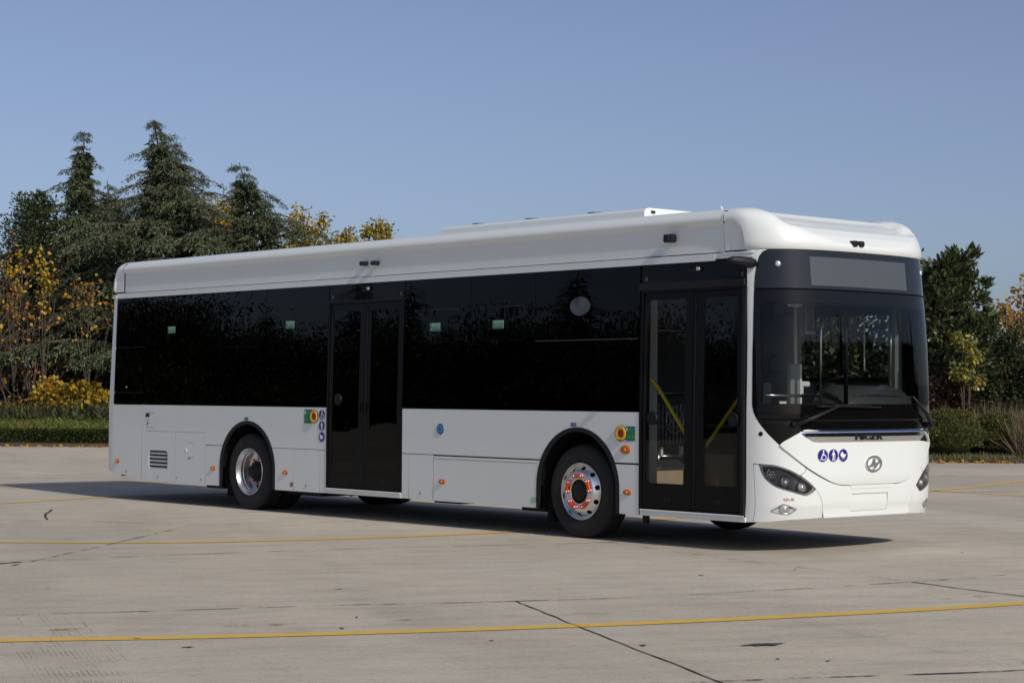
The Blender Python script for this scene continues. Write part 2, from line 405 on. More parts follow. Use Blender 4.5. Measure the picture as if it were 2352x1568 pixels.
# ---- glass band
def pane(a,b,c=1.318,d=2.776,name='side_window',mt=None): return patch(name,rect(a,b,c,d,.02),mt or M['sideglass'],bus,off=.002,rim=.012,edge=lambda a,b:.3)
pane(-.183,.575,1.318,1.47,'rear_quarter_glass'); q=pane(-.183,.575,1.486,2.092,'rear_quarter_glass'); pane(-.183,.575,2.108,2.776,'rear_quarter_glass')
m=MB(); m.lathe([(0,.006),(.012,.005),(.014,0)],o=(.15,-1.272,1.553),n=12); m.build('lock',M['steel'],q,True)
W_=[pane(*a) for a in((.605,2.210),(2.216,3.503),(3.509,4.822),(6.300,7.470),(7.476,8.524),(8.530,10.090))]
def hopper(par,a,b,c=2.06,d=2.44):
    e=.012; patch('opening_light_frame',rect(a,b,c,d,.05),M['frit'],par,holes=[rect(a+e,b-e,c+e,d-e,.045)],off=.004,rim=0,edge=lambda a,b:.3)
hopper(W_[1],2.42,3.33); hopper(W_[3],6.50,7.27); hopper(W_[4],7.62,8.36)
patch('window_bar',rect(8.54,10.08,2.045,2.052),M['lampgrey'],W_[5],off=.004,rim=0)
# emergency-exit stickers
def wtext(txt,s,z,h,mt,par,off=.006,center=True,wmax=None,ext=0,bold=0):
    cu=bpy.data.curves.new('txt','FONT'); cu.body=txt; cu.size=1; cu.extrude=0; cu.offset=bold
    o=bpy.data.objects.new('txt',cu); C.objects.link(o); dg=bpy.context.evaluated_depsgraph_get(); me=bpy.data.meshes.new_from_object(o.evaluated_get(dg)); bpy.data.objects.remove(o)
    V=np.array([tuple(v.co) for v in me.vertices])[:,:2]; F=[tuple(p.vertices) for p in me.polygons]
    mn=V.min(0);mx=V.max(0); sy=h/(mx[1]-mn[1]); sx=sy if wmax is None else wmax/(mx[0]-mn[0])
    V=(V-(mn+mx)/2 if center else V-mn)*[sx,sy]+[s,z]
    P,N=Sn(V[:,0],V[:,1],off); vs=list(P); fs=list(F)
    if ext:
        P2,_=Sn(V[:,0],V[:,1],off-ext); b=len(vs); vs+=list(P2); cnt={}
        for f in F:
            for i in range(len(f)): cnt[(f[i],f[(i+1)%len(f)])]=1
        for (a,c) in cnt:
            if (c,a) not in cnt: fs.append((a,b+a,b+c,c))
    return mk('lettering',vs,fs,mt,par)
def exitst(x,z,par):
    w,h=.182,.088
    a=patch('emergency_exit_sticker',rect(x-w/2,x+w/2,z-h/2,z+h/2,.005),M['pgreen'],par,off=.005,rim=0)
    for i in range(4):
        x0=x-w/2+.006+i*.0435; c=rect(x0,x0+.038,z-h/2+.005,z-h/2+.052); cx=x0+.019; cz=z-h/2+.028
        ic=[(cx-.011,cz-.010),(cx+.012,cz-.012),(cx+.013,cz+.012),(cx-.004,cz+.004)] if i==0 else rect(cx-.012,cx+.012,cz-.006,cz+.016,.003)
        patch('pictogram',c,M['dgreen'],a,holes=[ic],off=.0065,rim=0)
    patch('pictogram',rect(x-w/2+.012,x-w/2+.03,z+h/2-.028,z+h/2-.007),M['dgreen'],a,off=.0065,rim=0)
    wtext('Saída de Emergência',x+.016,z+h/2-.018,.021,M['dgreen'],a,off=.0065,wmax=.128,bold=.012)
for x,z,i in((1.28,2.318,0),(4.03,2.325,2),(6.86,2.235,3),(7.94,2.24,4)): exitst(x,z,W_[i])
# round mirror at the front side window, its reflection painted as mottled grey
patch('round_mirror',ell(9.22,2.40,.150,.098,40),M['mirror'],W_[5],off=.005,rim=.003)
# ---- strips above the glass
patch('drip_rail',rect(-.19,11.10,2.783,2.853),M['white'],bus,off=.010,rim=.024,edge=lambda a,b:.6)
patch('drip_rail_end',rect(11.105,11.62,2.800,2.858),M['white'],bus,off=.006,rim=.02)
patch('drip_rail_cap',rect(11.15,11.64,2.832,2.846),M['silver'],bus,off=.012,rim=.008)
patch('rear_drip_rail',[(SMIN+.01,2.795),(-.195,2.790),(-.195,2.835),(SMIN+.01,2.84)],M['white'],bus,off=.016,rim=.03)
# ---- front skin
gn=[(11.795,2.872),(11.742,2.848),(11.699,2.807),(11.665,2.727),(11.636,2.615),(11.620,2.493),(11.604,2.258),(11.590,1.913),(11.589,1.60),(11.591,1.395),(11.610,1.325),(11.657,1.232)]
gl_low=[(11.657,1.232),(11.75,1.128),(11.862,1.021)]
hl_top=[(11.667,.836),(11.76,.838),(11.845,.828),(11.974,.785),(12.072,.732),(12.111,.706),(12.18,.655),(12.232,.608)]
hl_bot=[(12.232,.608),(12.19,.566),(12.154,.548),(12.114,.545),(11.98,.580),(11.845,.621),(11.763,.672),(11.703,.741),(11.667,.836)]
pil=[(11.53,2.868),(11.53,.295),(11.643,.291),(11.604,.845),(11.667,.842)]+hl_top[1:4]+[(12.068,.738),(12.119,.773),(12.125,.812)]+[(11.99,.92),(11.862,1.021)]+gl_low[-2:0:-1]+gn[::-1][:-1]+[(11.795,2.868)]
for f in(lambda P:P,mir): patch('front_pillar',f(pil),M['white'],bus,off=.0,rim=.012)
corner=[(11.612,.836),(11.650,.292),(11.80,.300),(11.978,.318),(12.352,.334),(12.325,.436),(12.291,.531),(12.236,.603)]+hl_bot[1:]
lens_out=[(11.798,.398),(11.85,.438),(11.887,.464),(11.922,.470),(11.99,.445),(12.051,.419),(12.02,.388),(11.991,.366),(11.93,.364),(11.872,.372)]
for f in(lambda P:P,mir): patch('bumper_corner',f(corner),M['white'],bus,holes=[f(cr(lens_out,3,True))],rim=.02)
hood_low=[(11.862,1.021),(12.13,.814),(12.36,.694),(12.47,.656),(12.56,.641),(12.66,.638)]
hl=cr(hood_low,5)
bump=[(12.13,.806)]+[(a,b-.007) for a,b in hl if a>12.14]; bump=bump+mir(bump)
edge_l=[(12.131,.812),(12.126,.773),(12.076,.735),(12.114,.708),(12.183,.657),(12.238,.608),(12.297,.531),(12.331,.436),(12.358,.334)]
bumpc=edge_l[1:]+[(12.60,.337)]+mir(edge_l[1:]+[(12.60,.337)])+bump[::-1]
pr=[(12.700,.552),(12.705,.382),(13.262,.382),(13.248,.552)]
def bof(s,z):   # soft lower ledge of the bumper
    return np.interp(z,[.3,.345,.372,.39,.45,.8],[.012,.016,.012,-.004,0,0])
patch('front_bumper',bumpc,M['white'],bus,holes=[pr],rim=.02,offf=bof)
patch('number_plate_panel',[(12.702,.549),(12.707,.385),(13.259,.385),(13.246,.549)],M['white'],bus,rim=.0,offf=lambda s,z:np.interp(z,[.38,.46,.56],[-.001,-.006,-.012]))
patch('bumper_step',[(12.66,.634),(13.33,.634),(13.315,.600),(12.70,.600)],M['white'],bus,off=.004,rim=.008)
ht_=[(12.131,.817)]
hood_up=[(11.868,1.023),(11.902,1.053),(12.0,1.108),(12.084,1.153),(12.105,1.162),(12.14,1.166)]
hood=hl[1:]; hood=[(11.868,1.021)]+hood+mir(hood)+mir([(11.868,1.021)])+mir(hood_up)+hood_up[::-1]
def hof(s,z): 
    d=np.clip((z-.64)/.10,0,1); return .004+.014*d*(2-d)*np.clip((1.165-z)/.03,.3,1)
hoodo=patch('front_flap',hood,M['white'],bus,rim=.025,offf=hof)
# black cowl, windscreen, sign glass
cow=gl_low[::-1]+[(11.640,1.262)]; cowl=[(11.868,1.029)]+[(a,b+.008) for a,b in hood_up[1:]]+mir([(a,b+.008) for a,b in hood_up[1:]])+[(2*FCX-11.868,1.029)]+mir(cow)[:]+cow[::-1][:0]
cowl=[(11.862,1.026)]+[(a,b+.006) for a,b in hood_up[1:]]; cowl=cowl+mir(cowl)+mir([(11.642,1.260),(11.70,1.180),(11.75,1.130)])+[(11.75,1.130),(11.70,1.180),(11.642,1.260)][::-1][::-1][::-1]
patch('cowl',[(11.866,1.024)]+[(a,b+.006) for a,b in hood_up[1:]]+mir([(11.866,1.024)]+[(a,b+.006) for a,b in hood_up[1:]])+mir([(11.640,1.262),(11.70,1.186),(11.75,1.131)])+[(11.640,1.262),(11.70,1.186),(11.75,1.131)],M['blackgloss'],bus,off=-.002,rim=.01,
      grid=.02,edge=lambda a,b:.02,offf=lambda s,z:np.interp(z,[1.0,1.235,1.25,1.262],[-.002,-.004,-.009,-.002]))
clr=[(11.672,1.400),(2*FCX-11.672,1.400),(2*FCX-11.706,2.366),(11.706,2.366)]
clr=rect(11.685,2*FCX-11.685,1.400,2.366,.06)
wso=[(11.595,1.395),(11.613,1.325),(11.645,1.268)]; wsn=[(11.624,2.484),(11.608,2.258),(11.594,1.913),(11.593,1.60)]
wo=wsn+wso; wo=wo+mir(wo)
ws=patch('windscreen',clr,M['windscreen'],bus,off=.003,rim=0,grid=.05)
patch('windscreen_border',wo,M['frit'],bus,holes=[clr],off=.003,rim=.012,grid=.05)
dg=[(11.795,2.866),(11.746,2.843),(11.704,2.803),(11.670,2.727),(11.641,2.615),(11.626,2.500)]
dgo=patch('destination_sign_glass',dg+mir(dg),M['destglass'],bus,off=.004,rim=.012,grid=.05)
patch('display_screen',[(12.216,2.530),(13.66,2.532),(13.66,2.805),(12.212,2.805)],M['led'],dgo,off=.006,rim=0,grid=.05)
for s in(11.886,2*FCX-11.886):
    p,n=Sn(np.array([s]),np.array([2.731]),.002); mm=MB(); mm.lathe([(0,.016),(.018,.014),(.026,.006),(.028,0)],o=p[0],ax=n[0],n=20); mm.build('marker_lamp',M['lens'],dgo,True)
# chrome bar with the raised name
cb=[(12.046,1.148),(12.123,1.163),(2*FCX-12.123,1.163),(2*FCX-12.046,1.148),(2*FCX-12.10,1.105),(2*FCX-12.19,1.052),(2*FCX-12.246,1.042),(12.246,1.042),(12.19,1.052),(12.10,1.105)]
cho=patch('chrome_bar',cb,M['chrome'],bus,rim=.02,grid=.008,edge=lambda a,b:.012,offf=lambda s,z:np.interp(z,[1.04,1.046,1.054,1.098,1.142,1.152,1.165],[.010,.0180,.0195,.0235,.0210,.013,-.002]))
wtext('HIGER',12.93,1.091,.054,M['blackplastic'],cho,off=.030,wmax=.41,ext=.02,bold=.018)
# emblem
em=MB()
emo=patch('emblem',[ell(12.99,.836,.0,.0,3)][0] if False else ell(12.99,.836,.123,.078,40),M['alu'],hoodo,holes=[ell(12.99,.836,.098,.061,40)],off=.034,rim=.02,grid=.02,edge=lambda a,b:.03)
bird=[(-.85,-.3),(-.6,-.25),(-.4,-.02),(-.13,.6),(.1,.62),(.2,.05),(.3,.1),(.9,.45),(.95,.3),(.75,.15),(.5,-.15),(.2,-.6),(.05,-.72),(-.08,-.65),(-.05,-.42),(-.1,-.27),(-.35,-.32),(-.6,-.45)]
patch('emblem',[(12.99+.117*a,.836+.074*b) for a,b in bird],M['alu'],hoodo,off=.036,rim=.02,grid=.02,edge=lambda a,b:.03)
# stickers
def arcs(cx,cy,r,a0,a1,w,n=12):
    P=[(cx+r*math.cos(R(a0+(a1-a0)*i/n)),cy+r*math.sin(R(a0+(a1-a0)*i/n))) for i in range(n+1)]
    return [thick(P[i],P[i+1],w) for i in range(n)]
IC={'wheelchair_sticker':[ell(.08,.68,.14,.15,14),thick((.1,.52),(.14,.05),.17),thick((.1,.24),(-.2,.24),.09),thick((.14,.03),(-.14,.03),.12),thick((-.14,.03),(-.3,-.52),.13),thick((-.3,-.55),(-.48,-.60),.11)]+arcs(.16,-.28,.40,-200,75,.12),
 'walking_cane_sticker':[ell(0,.68,.13,.15,14),[(-.17,.47),(.17,.47),(.15,-.1),(-.15,-.1)],thick((-.17,.42),(-.32,.0),.1),thick((.17,.42),(.32,.0),.1),thick((-.07,-.08),(-.16,-.78),.14),thick((.08,-.08),(.13,-.78),.14),thick((.31,-.05),(.42,-.72),.045)],
 'pram_sticker':[[(-.6,.12),(-.58,-.1),(-.4,-.24),(.25,-.26),(.45,-.12),(.5,.08),(.3,.16),(-.02,.2),(-.08,.5),(-.35,.5),(-.55,.35)],thick((.45,.08),(.68,.26),.05)]+arcs(-.25,-.42,.13,0,360,.045)+arcs(.2,-.42,.13,0,360,.045)+[thick((-.2,-.42),(.12,-.24),.04),thick((.18,-.42),(-.12,-.24),.04)]}
def disc(kind,s,z,rx,ry,par,off):
    e=lambda a,b:.1
    a=patch(kind,ell(s,z,rx*1.06,ry*1.06,30),M['stwhite'],par,off=off,rim=0,edge=e,grid=0)
    b=patch('sticker_ground',ell(s,z,rx,ry,30),M['navy'],a,off=off+.0015,rim=0,edge=e,grid=0)
    patch('pictogram',[[(s+rx*x*1.05,z+ry*y*1.05) for x,y in P] for P in IC[kind]],M['stwhite'],a,off=off+.003,rim=0,edge=e,grid=0)
for (k,s) in(('wheelchair_sticker',12.300),('walking_cane_sticker',12.427),('pram_sticker',12.556)): disc(k,s,.922,.060,.060,hoodo,.0205)
for (k,z) in(('wheelchair_sticker',1.223),('walking_cane_sticker',1.089),('pram_sticker',.955)): disc(k,4.742,z,.060,.060,bus,.003)
patch('sensor',ell(11.687,1.124,.021,.021),M['seal'],bus,off=.004,rim=.004)
# red headlamp marking
mk_=wtext('1.3%',11.985,.510,.024,M['redprint'],bus,off=.003,wmax=.05,bold=.02); mk_.name='headlamp_marking'
x0=11.93; patch('headlamp_symbol',[thick((x0-.02,.522),(x0-.012,.498),.004),thick((x0-.01,.522),(x0-.002,.498),.004)]+[[ (x0+a*.014+.008,.51+b*.012) for a,b in P] for P in arcs(0,0,1,-90,90,.3)+[thick((0,-1),(0,1),.3)]],M['redprint'],bus,off=.003,rim=0,edge=lambda a,b:.1,grid=0)
# headlights
HS=cr(hl_top,3)[:-1]+cr(hl_bot,3)[:-1]
for f in(lambda P:P,mir):
    ho=patch('headlight',f(HS),M['lampgrey'],bus,off=-.035,rim=-.036,grid=.03)
    c=np.mean(HS,axis=0)
    inn=[(c[0]+(a-c[0])*.9,c[1]+(b-c[1])*.86) for a,b in HS]
    patch('headlight_trim',f(HS),M['alum'],ho,holes=[f(inn)],off=-.006,rim=.02)
    patch('lamp_cover',f(HS),M['clear'],ho,off=.001,rim=0)
    for k,(s,z,rr) in enumerate(((11.787,.742,.052),(11.928,.674,.052),(12.086,.625,.043))):
        s=f([(s,z)])[0][0]; p,n=Sn(np.array([s]),np.array([z]),-.034); ax=n[0]*.5+np.array([.8,0,.0]); 
        m=MB(); m.lathe([(rr*1.25,-.01),(rr*1.22,.012),(rr*1.05,.022),(rr,.018)],o=p[0],ax=ax,n=30); lo=m.build('lamp_ring',M['lampgrey'],ho,True)
        m=MB(); m.lathe([(rr*.98,.02),(rr*.9,.0),(rr*.7,-.004)],o=p[0],ax=ax,n=30); m.build('lamp_bowl',M['chrome'] ,ho,True)
        m=MB()
        if k==0:
            axn=ax/np.linalg.norm(ax); t=np.cross(axn,[0,0,1]); t/=np.linalg.norm(t); u=np.cross(t,axn)
            for i in range(7):
                o=p[0]+axn*.004 if i==6 else p[0]+axn*.004+.026*(t*math.cos(i*PI/3)+u*math.sin(i*PI/3))
                m.lathe([(.0115,0),(.010,.012),(.006,.017),(0,.018)],o=o,ax=axn,n=10)
        else: m.lathe([(rr*.72,-.004),(rr*.66,.016),(rr*.45,.030),(0,.036)],o=p[0],ax=ax,n=24)
        m.build('lamp_lens',M['lens'],ho,True)
    LO=f(cr(lens_out,3,True)); lc=np.mean(LO,axis=0)
    fo=patch('fog_light',LO,M['lens'],bus,off=-.011,rim=-.011,grid=.02)
    patch('fog_light_trim',LO,M['chrome'],fo,holes=[[(lc[0]+(a-lc[0])*.84,lc[1]+(b-lc[1])*.78) for a,b in LO]],off=.0,rim=.006)
    pf,nf_=Sn(np.array([lc[0]]),np.array([lc[1]-.002]),-.010); m=MB(); m.lathe([(.050,0),(.046,.006),(.030,.002),(.026,.007),(0,.010)],o=pf[0],ax=nf_[0],n=24); m.build('fog_lamp_lens',M['chrome'],fo,True)
    patch('daytime_light_bar',[(lc[0]+(a-lc[0])*.80,lc[1]+.014+(b-lc[1])*.55) for a,b in LO if b>lc[1]-.01],M['darklens'],fo,holes=[],off=-.0085,rim=0) if 1 else None
    if 0: patch('fog_light_bar',[(lc[0]+(a-lc[0])*.8,lc[1]+.012+(b-lc[1])*.5) for a,b in LO],M['darklens'],fo,holes=[[(lc[0]+(a-lc[0])*.45,lc[1]+.004+(b-lc[1])*.4) for a,b in LO]],off=-.008,rim=.01)
# wipers
def wiper(piv,elb,b0,b1):
    q=lambda s,z,o:Sn(np.array([s]),np.array([z]),o)[0][0]
    m=MB(); m.lathe([(.032,0),(.030,.05),(.02,.06),(0,.06)],o=q(*piv,.0),ax=Sn(np.array([piv[0]]),np.array([piv[1]]))[1][0],n=16)
    m.tube([q(*piv,.05),q(piv[0]*.6+elb[0]*.4,piv[1]*.6+elb[1]*.4,.06),q(*elb,.05)],[.024,.019,.012],8)
    w=m.build('wiper_arm',M['blackplastic'],bus,True)
    m=MB(); pts=[q(b0[0]+(b1[0]-b0[0])*t,b0[1]+(b1[1]-b0[1])*t,.028) for t in np.linspace(0,1,9)]; m.tube(pts,.009,6)
    pts=[q(b0[0]+(b1[0]-b0[0])*t,b0[1]+(b1[1]-b0[1])*t+.012,.042) for t in np.linspace(.2,.8,6)]; m.tube(pts,[.006,.008,.012,.012,.008,.006],6)
    m.build('wiper_blade',M['blackplastic'],w,True)
wiper((12.00,1.215),(12.46,1.385),(12.231,1.384),(13.105,1.378))
wiper((2*FCX-11.95,1.20),(13.60,1.480),(12.69,1.492),(13.62,1.478))
# ---- roof
TZ=[2.872,2.90,2.95,3.00,3.05,3.09,3.12,3.14,3.16,3.18,3.20,3.225,3.25,3.27,3.285,3.295]
TY=[0,0,0,0,0,0,0,0,0,0,.004,.016,.036,.065,.10,.15]
TX=[0,.002,.010,.026,.052,.080,.105,.125,.15,.175,.20,.24,.29,.35,.42,.52]
def roofcap(name,sl,xc,L,front):
    sl=np.array(sl); rows=[]
    base=S(sl,np.full(len(sl),2.872)); nrm=Sn(sl,np.full(len(sl),2.8))[1]
    for z,iy,ix in zip(TZ,TY,TX):
        k=(abs(L-xc)-ix)/abs(L-xc); p=base.copy(); p[:,0]=xc+(p[:,0]-xc)*k; p[:,1]*=(1.238-iy)/1.238; p[:,2]=z
        # recessed side panel, rounded towards the face
        X=np.minimum(np.abs(sl-(11.22 if front else 0)),np.abs((2*SCC-sl)-(11.22 if front else 0)))
        lim=.27; dz=3.15-z; dx=lim-X; r=.16
        d=np.where((dz<r)&(dx<r),r-np.hypot(r-dz,r-dx),np.minimum(dz,dx))
        d=np.minimum(d,z-2.885+ .0*X)
        t=np.clip(d/.018+.5,0,1); t=t*t*(3-2*t); bulge=.022*(1-t)*np.clip((z-2.872)/.03,0,1)
        p+=nrm*bulge[:,None]; rows.append(p)
    last=rows[-1]
    for k in np.linspace(.97,0.0,26):
        p=last.copy(); c=np.array([xc,0,0]); p[:,0]=xc+(p[:,0]-xc)*k; p[:,1]*=k; rows.append(p)
    A=np.array(rows)
    if front:
        RX=[11.0,11.30,11.42,11.50,11.55,11.64,11.70,11.75,11.83,11.88,11.93,11.965,12.0]; RZ=[3.290,3.278,3.258,3.205,3.187,3.175,3.130,3.110,3.098,3.055,3.018,2.972,2.94]
        ay=np.abs(A[...,1]); w=np.clip((1.09-ay)/.20,0,1); w=w*w*(3-2*w)
        zr=np.interp(A[...,0],RX,RZ)-.05*np.clip(ay,0,1)**2*0
        w=w*np.clip((A[...,2]-2.90)/.05,0,1)
        A[...,2]=np.where(A[...,2]>zr,A[...,2]*(1-w)+zr*w,A[...,2])
    n=len(sl); f=[]
    for i in range(len(A)-1):
        for j in range(n-1): f.append((i*n+j,i*n+j+1,(i+1)*n+j+1,(i+1)*n+j))
    o=mk(name,A.reshape(-1,3),f,M['white'],bus,True); return o
sf=np.r_[np.linspace(11.226,11.7,30),np.linspace(11.72,2*SCC-11.72,130),np.linspace(2*SCC-11.7,2*SCC-11.226,30)]
roofcap('front_roof_moulding',sf,11.10,11.99,True)
sr=np.r_[np.linspace(SMIN,-.5,30),np.linspace(-.48,.005,40)]
for a,nm in((sr,'rear_roof_moulding'),(np.r_[2*SCC-sr[::-1]],'rear_roof_moulding')): roofcap(nm,a,.02,-.57,False)
def cove(sgn):
    prof=[(-1.2265,2.862),(-1.2265,3.120),(-1.228,3.138),(-1.248,3.146),(-1.256,3.160),(-1.256,3.19),(-1.247,3.213),(-1.223,3.24),(-1.203,3.26),(-1.175,3.277),(-1.138,3.288),(-1.088,3.295),(-.98,3.293),(-.90,3.27),(0,3.275)]
    x0,x1=.012,11.216; m=MB(); v=[];f=[]
    for y,z in prof: v+=[(x0+(.0 if z>3.12 else 0),sgn*-y*-1 if sgn>0 else -y,z),(x1,sgn*-y*-1 if sgn>0 else -y,z)]
    for i in range(len(prof)-1): f.append((2*i,2*i+1,2*i+3,2*i+2) if sgn>0 else (2*i,2*i+2,2*i+3,2*i+1))
    m.add(v,f); m.build('roof_side_panel',M['white'],bus,True)
cove(1); cove(-1)
# dark joint between roof panel and front moulding
m=MB(); m.box(11.20,11.24,-1.222,-1.10,2.86,3.262); m.box(11.20,11.24,1.10,1.222,2.86,3.262); m.box(10.16,11.2,-1.2225,-1.21,2.852,2.868); m.box(-.02,.03,-1.215,-1.1,2.86,3.26); m.box(-.02,.03,1.1,1.215,2.86,3.26); m.build('roof_joint_seal',M['seal'],bus)
m=MB(); v=[]; pj=[(-1.2265,2.862),(-1.2265,3.120),(-1.228,3.138),(-1.248,3.146),(-1.256,3.160),(-1.256,3.19),(-1.247,3.213),(-1.223,3.24),(-1.203,3.26),(-1.175,3.277),(-1.138,3.288),(-1.088,3.295)]
for i,(y,z) in enumerate(pj): w=.0065 if z<3.22 else .0025; v+=[(11.2205-w,y-.0035,z+.002*(z>3.2)),(11.2205+w,y-.0035,z+.002*(z>3.2))]
m.add(v,[(2*i,2*i+1,2*i+3,2*i+2) for i in range(len(pj)-1)]); m.build('roof_joint_seal',M['seal'],bus)
patch('joint_strip',rect(10.14,11.2,2.8545,2.8625),M['seal'],bus,off=.008,rim=0,edge=lambda a,b:.4)
m=MB()
v=[];x0,x1=6.50,9.80; pr_=[(-.90,3.29),(-.895,3.375),(-.875,3.40),(-.83,3.412),(.83,3.412),(.875,3.40),(.895,3.375),(.90,3.29)]
for y,z in pr_: v+=[(x0+(.03 if z>3.3 else 0),y,z),(x1-(.0 if z>3.3 else -.0),y,z)]
f=[(2*i,2*i+1,2*i+3,2*i+2) for i in range(len(pr_)-1)]+[tuple(2*i for i in range(len(pr_)))[::-1],tuple(2*i+1 for i in range(len(pr_)))]
m.add(v,f); rbx=m.build('roof_unit',M['white'],bus)
m=MB(); m.box(9.801,9.806,-.80,-.74,3.355,3.385); m.build('vent_hole',M['intdark'],rbx)
for x in(7.05,7.95,8.95):
    m=MB(); m.box(x-.09,x+.09,-.80,-.70,3.412,3.422,.003); m.box(x-.12,x-.02,-.78,-.72,3.422,3.430,.003); m.build('latch',M['blackplastic'],rbx)
m=MB(); a=[(10.92+.03*math.cos(t),-.98,3.30+.038*math.sin(t)) for t in np.linspace(-.3,PI+.3,12)]; m.tube(a,.009,6); m.build('lifting_eye',M['white'],bus,True)
# cameras
def sidecam(x,z,w):
    m=MB(); m.box(x-w*.5,x+w*.5,-1.30,-1.225,z-w*.42,z+w*.42,.012); m.box(x-w*.62,x+w*.30,-1.325,-1.29,z-w*.45,z+w*.40,.014); o=m.build('side_camera',M['blackplastic'],bus)
sidecam(5.548,3.012,.062); sidecam(5.765,3.008,.062); sidecam(10.53,3.03,.095)
for ds in(-.048,.048):
    p,n=Sn(np.array([12.872+ds]),np.array([2.91]),0); c=p[0]+np.array([.0,0,.045]); m=MB()
    m.box(c[0]-.06,c[0]+.045,c[1]-.034,c[1]+.034,c[2]-.028,c[2]+.028,.012); m.build('front_camera',M['blackplastic'],bus)
m=MB(); pts=[(11.585,-1.225,2.738),(11.58,-1.27,2.738),(11.565,-1.33,2.742),(11.55,-1.40,2.750),(11.53,-1.47,2.757),(11.52,-1.52,2.761)]
m.tube(pts,[.040,.052,.054,.048,.038,.016],14); m.build('mirror_camera_arm',M['blackplastic'],bus,True)
# ---- doors
def door(xa,xb,leaves,glassmat,top,knobs):
    patch('door_header',rect(xa+.004,xb-.004,top+.004,2.776),M['hdr'],bus,off=.002,rim=.012)
    patch('door_surround',rect(xa+.003,xb-.003,.352,top),M['doorframe'],bus,holes=[rect(leaves[0][0]-.01,leaves[-1][1]+.01,.362,top-.03)],off=.006,rim=.03,edge=lambda a,b:.5)
    for k,((a,b),(ga,gb,gc,gd),gm) in enumerate(zip(leaves,knobs['glass'],glassmat)):
        fr=patch('door_leaf',rect(a,b,.368,top-.036,.02),M['doorframe'],bus,holes=[rect(ga,gb,gc,gd,.03)],off=-.006,rim=.035,edge=lambda a,b:.4)
        patch('door_glass',rect(ga,gb,gc,gd,.03),gm,fr,off=-.008,rim=0,edge=lambda a,b:.4)
        patch('door_seal',rect(a+.004,a+.03,.38,top-.06),M['seal'],fr,off=-.001,rim=.004,edge=lambda a,b:.5)
        m=MB(); m.box((a+b)/2-.04,(a+b)/2+.04,-1.272,-1.264,.43,.48,.003); m.build('door_latch_cover',M['seal'],fr)
    for x,z in knobs['k']:
        m=MB(); m.lathe([(.066,-.02),(.068,.010),(.056,.018),(.048,.014),(.03,.014),(.024,.020),(0,.021)],o=(x,-1.275+.02*max(0,z-1.3),z),n=28); m.build('door_button',M['seal'],bus,True)
door(4.830,6.292,[(4.872,5.560),(5.568,6.250)],[M['sideglass'],M['sideglass']],2.578,{'glass':[(4.935,5.455,.50,2.46),(5.665,6.185,.50,2.46)],'k':[(5.055,1.41)]})
door(10.112,11.524,[(10.16,10.826),(10.834,11.470)],[M['doorglass'],M['doorglassdark']],2.53,{'glass':[(10.205,10.722,.610,2.43),(10.975,11.408,.612,2.43)],'k':[(10.295,1.252),(11.375,1.255)]})
m=MB(); m.box(11.470,11.518,-1.290,-1.262,.33,1.45,.006); m.add([(x,-(1.289-(z-1.45)*.026)+dy,z) for z in(1.45,2.52) for dy in(0,.028) for x in(11.472,11.514)],[(0,1,5,4),(1,3,7,5),(3,2,6,7),(2,0,4,6),(4,5,7,6)]); m.build('door_edge_strip',M['blackplastic'],bus)
for x in(5.51,5.62):
    m=MB(); m.box(x-.018,x+.018,-1.281,-1.27,1.26,1.38,.004); m.build('door_grip',M['frit'],bus)
for xa,xb,a in((4.832,6.292,4.86),(10.125,11.525,10.19)):
    m=MB(); m.box(xa,xb,-1.280,-1.15,.284,.330,.004); m.box(xa+.01,xb-.01,-1.292,-1.15,.330,.348,.004); m.build('door_sill',M['white'],bus)
for x in (5.574,10.85):
    m=MB(); m.box(x-.085,x+.085,-1.272,-1.240,2.69,2.738,.012); o=m.build('door_lamp',M['frit'],bus)
    m=MB(); m.box(x+.03,x+.075,-1.276,-1.268,2.700,2.730,.003); m.build('lamp_window',M['lens'],o)
for x,z in((4.905,2.637),(6.226,2.636),(10.18,2.64),(11.462,2.64)): patch('glass_mark',[rect(x-.02,x+.02,z+.012,z+.016),rect(x-.016,x-.01,z-.022,z+.006),rect(x+.004,x+.012,z-.018,z+.004)],M['int'],bus,off=.004,rim=0,edge=lambda a,b:.1,grid=0)
m=MB(); m.box(4.77,6.33,-1.262,-1.248,2.572,2.584,.003); m.build('door_top_gutter',M['blackplastic'],bus)
m=MB(); m.box(10.09,11.50,-1.268,-1.246,2.526,2.600,.006); m.build('door_top_gutter',M['blackplastic'],bus)
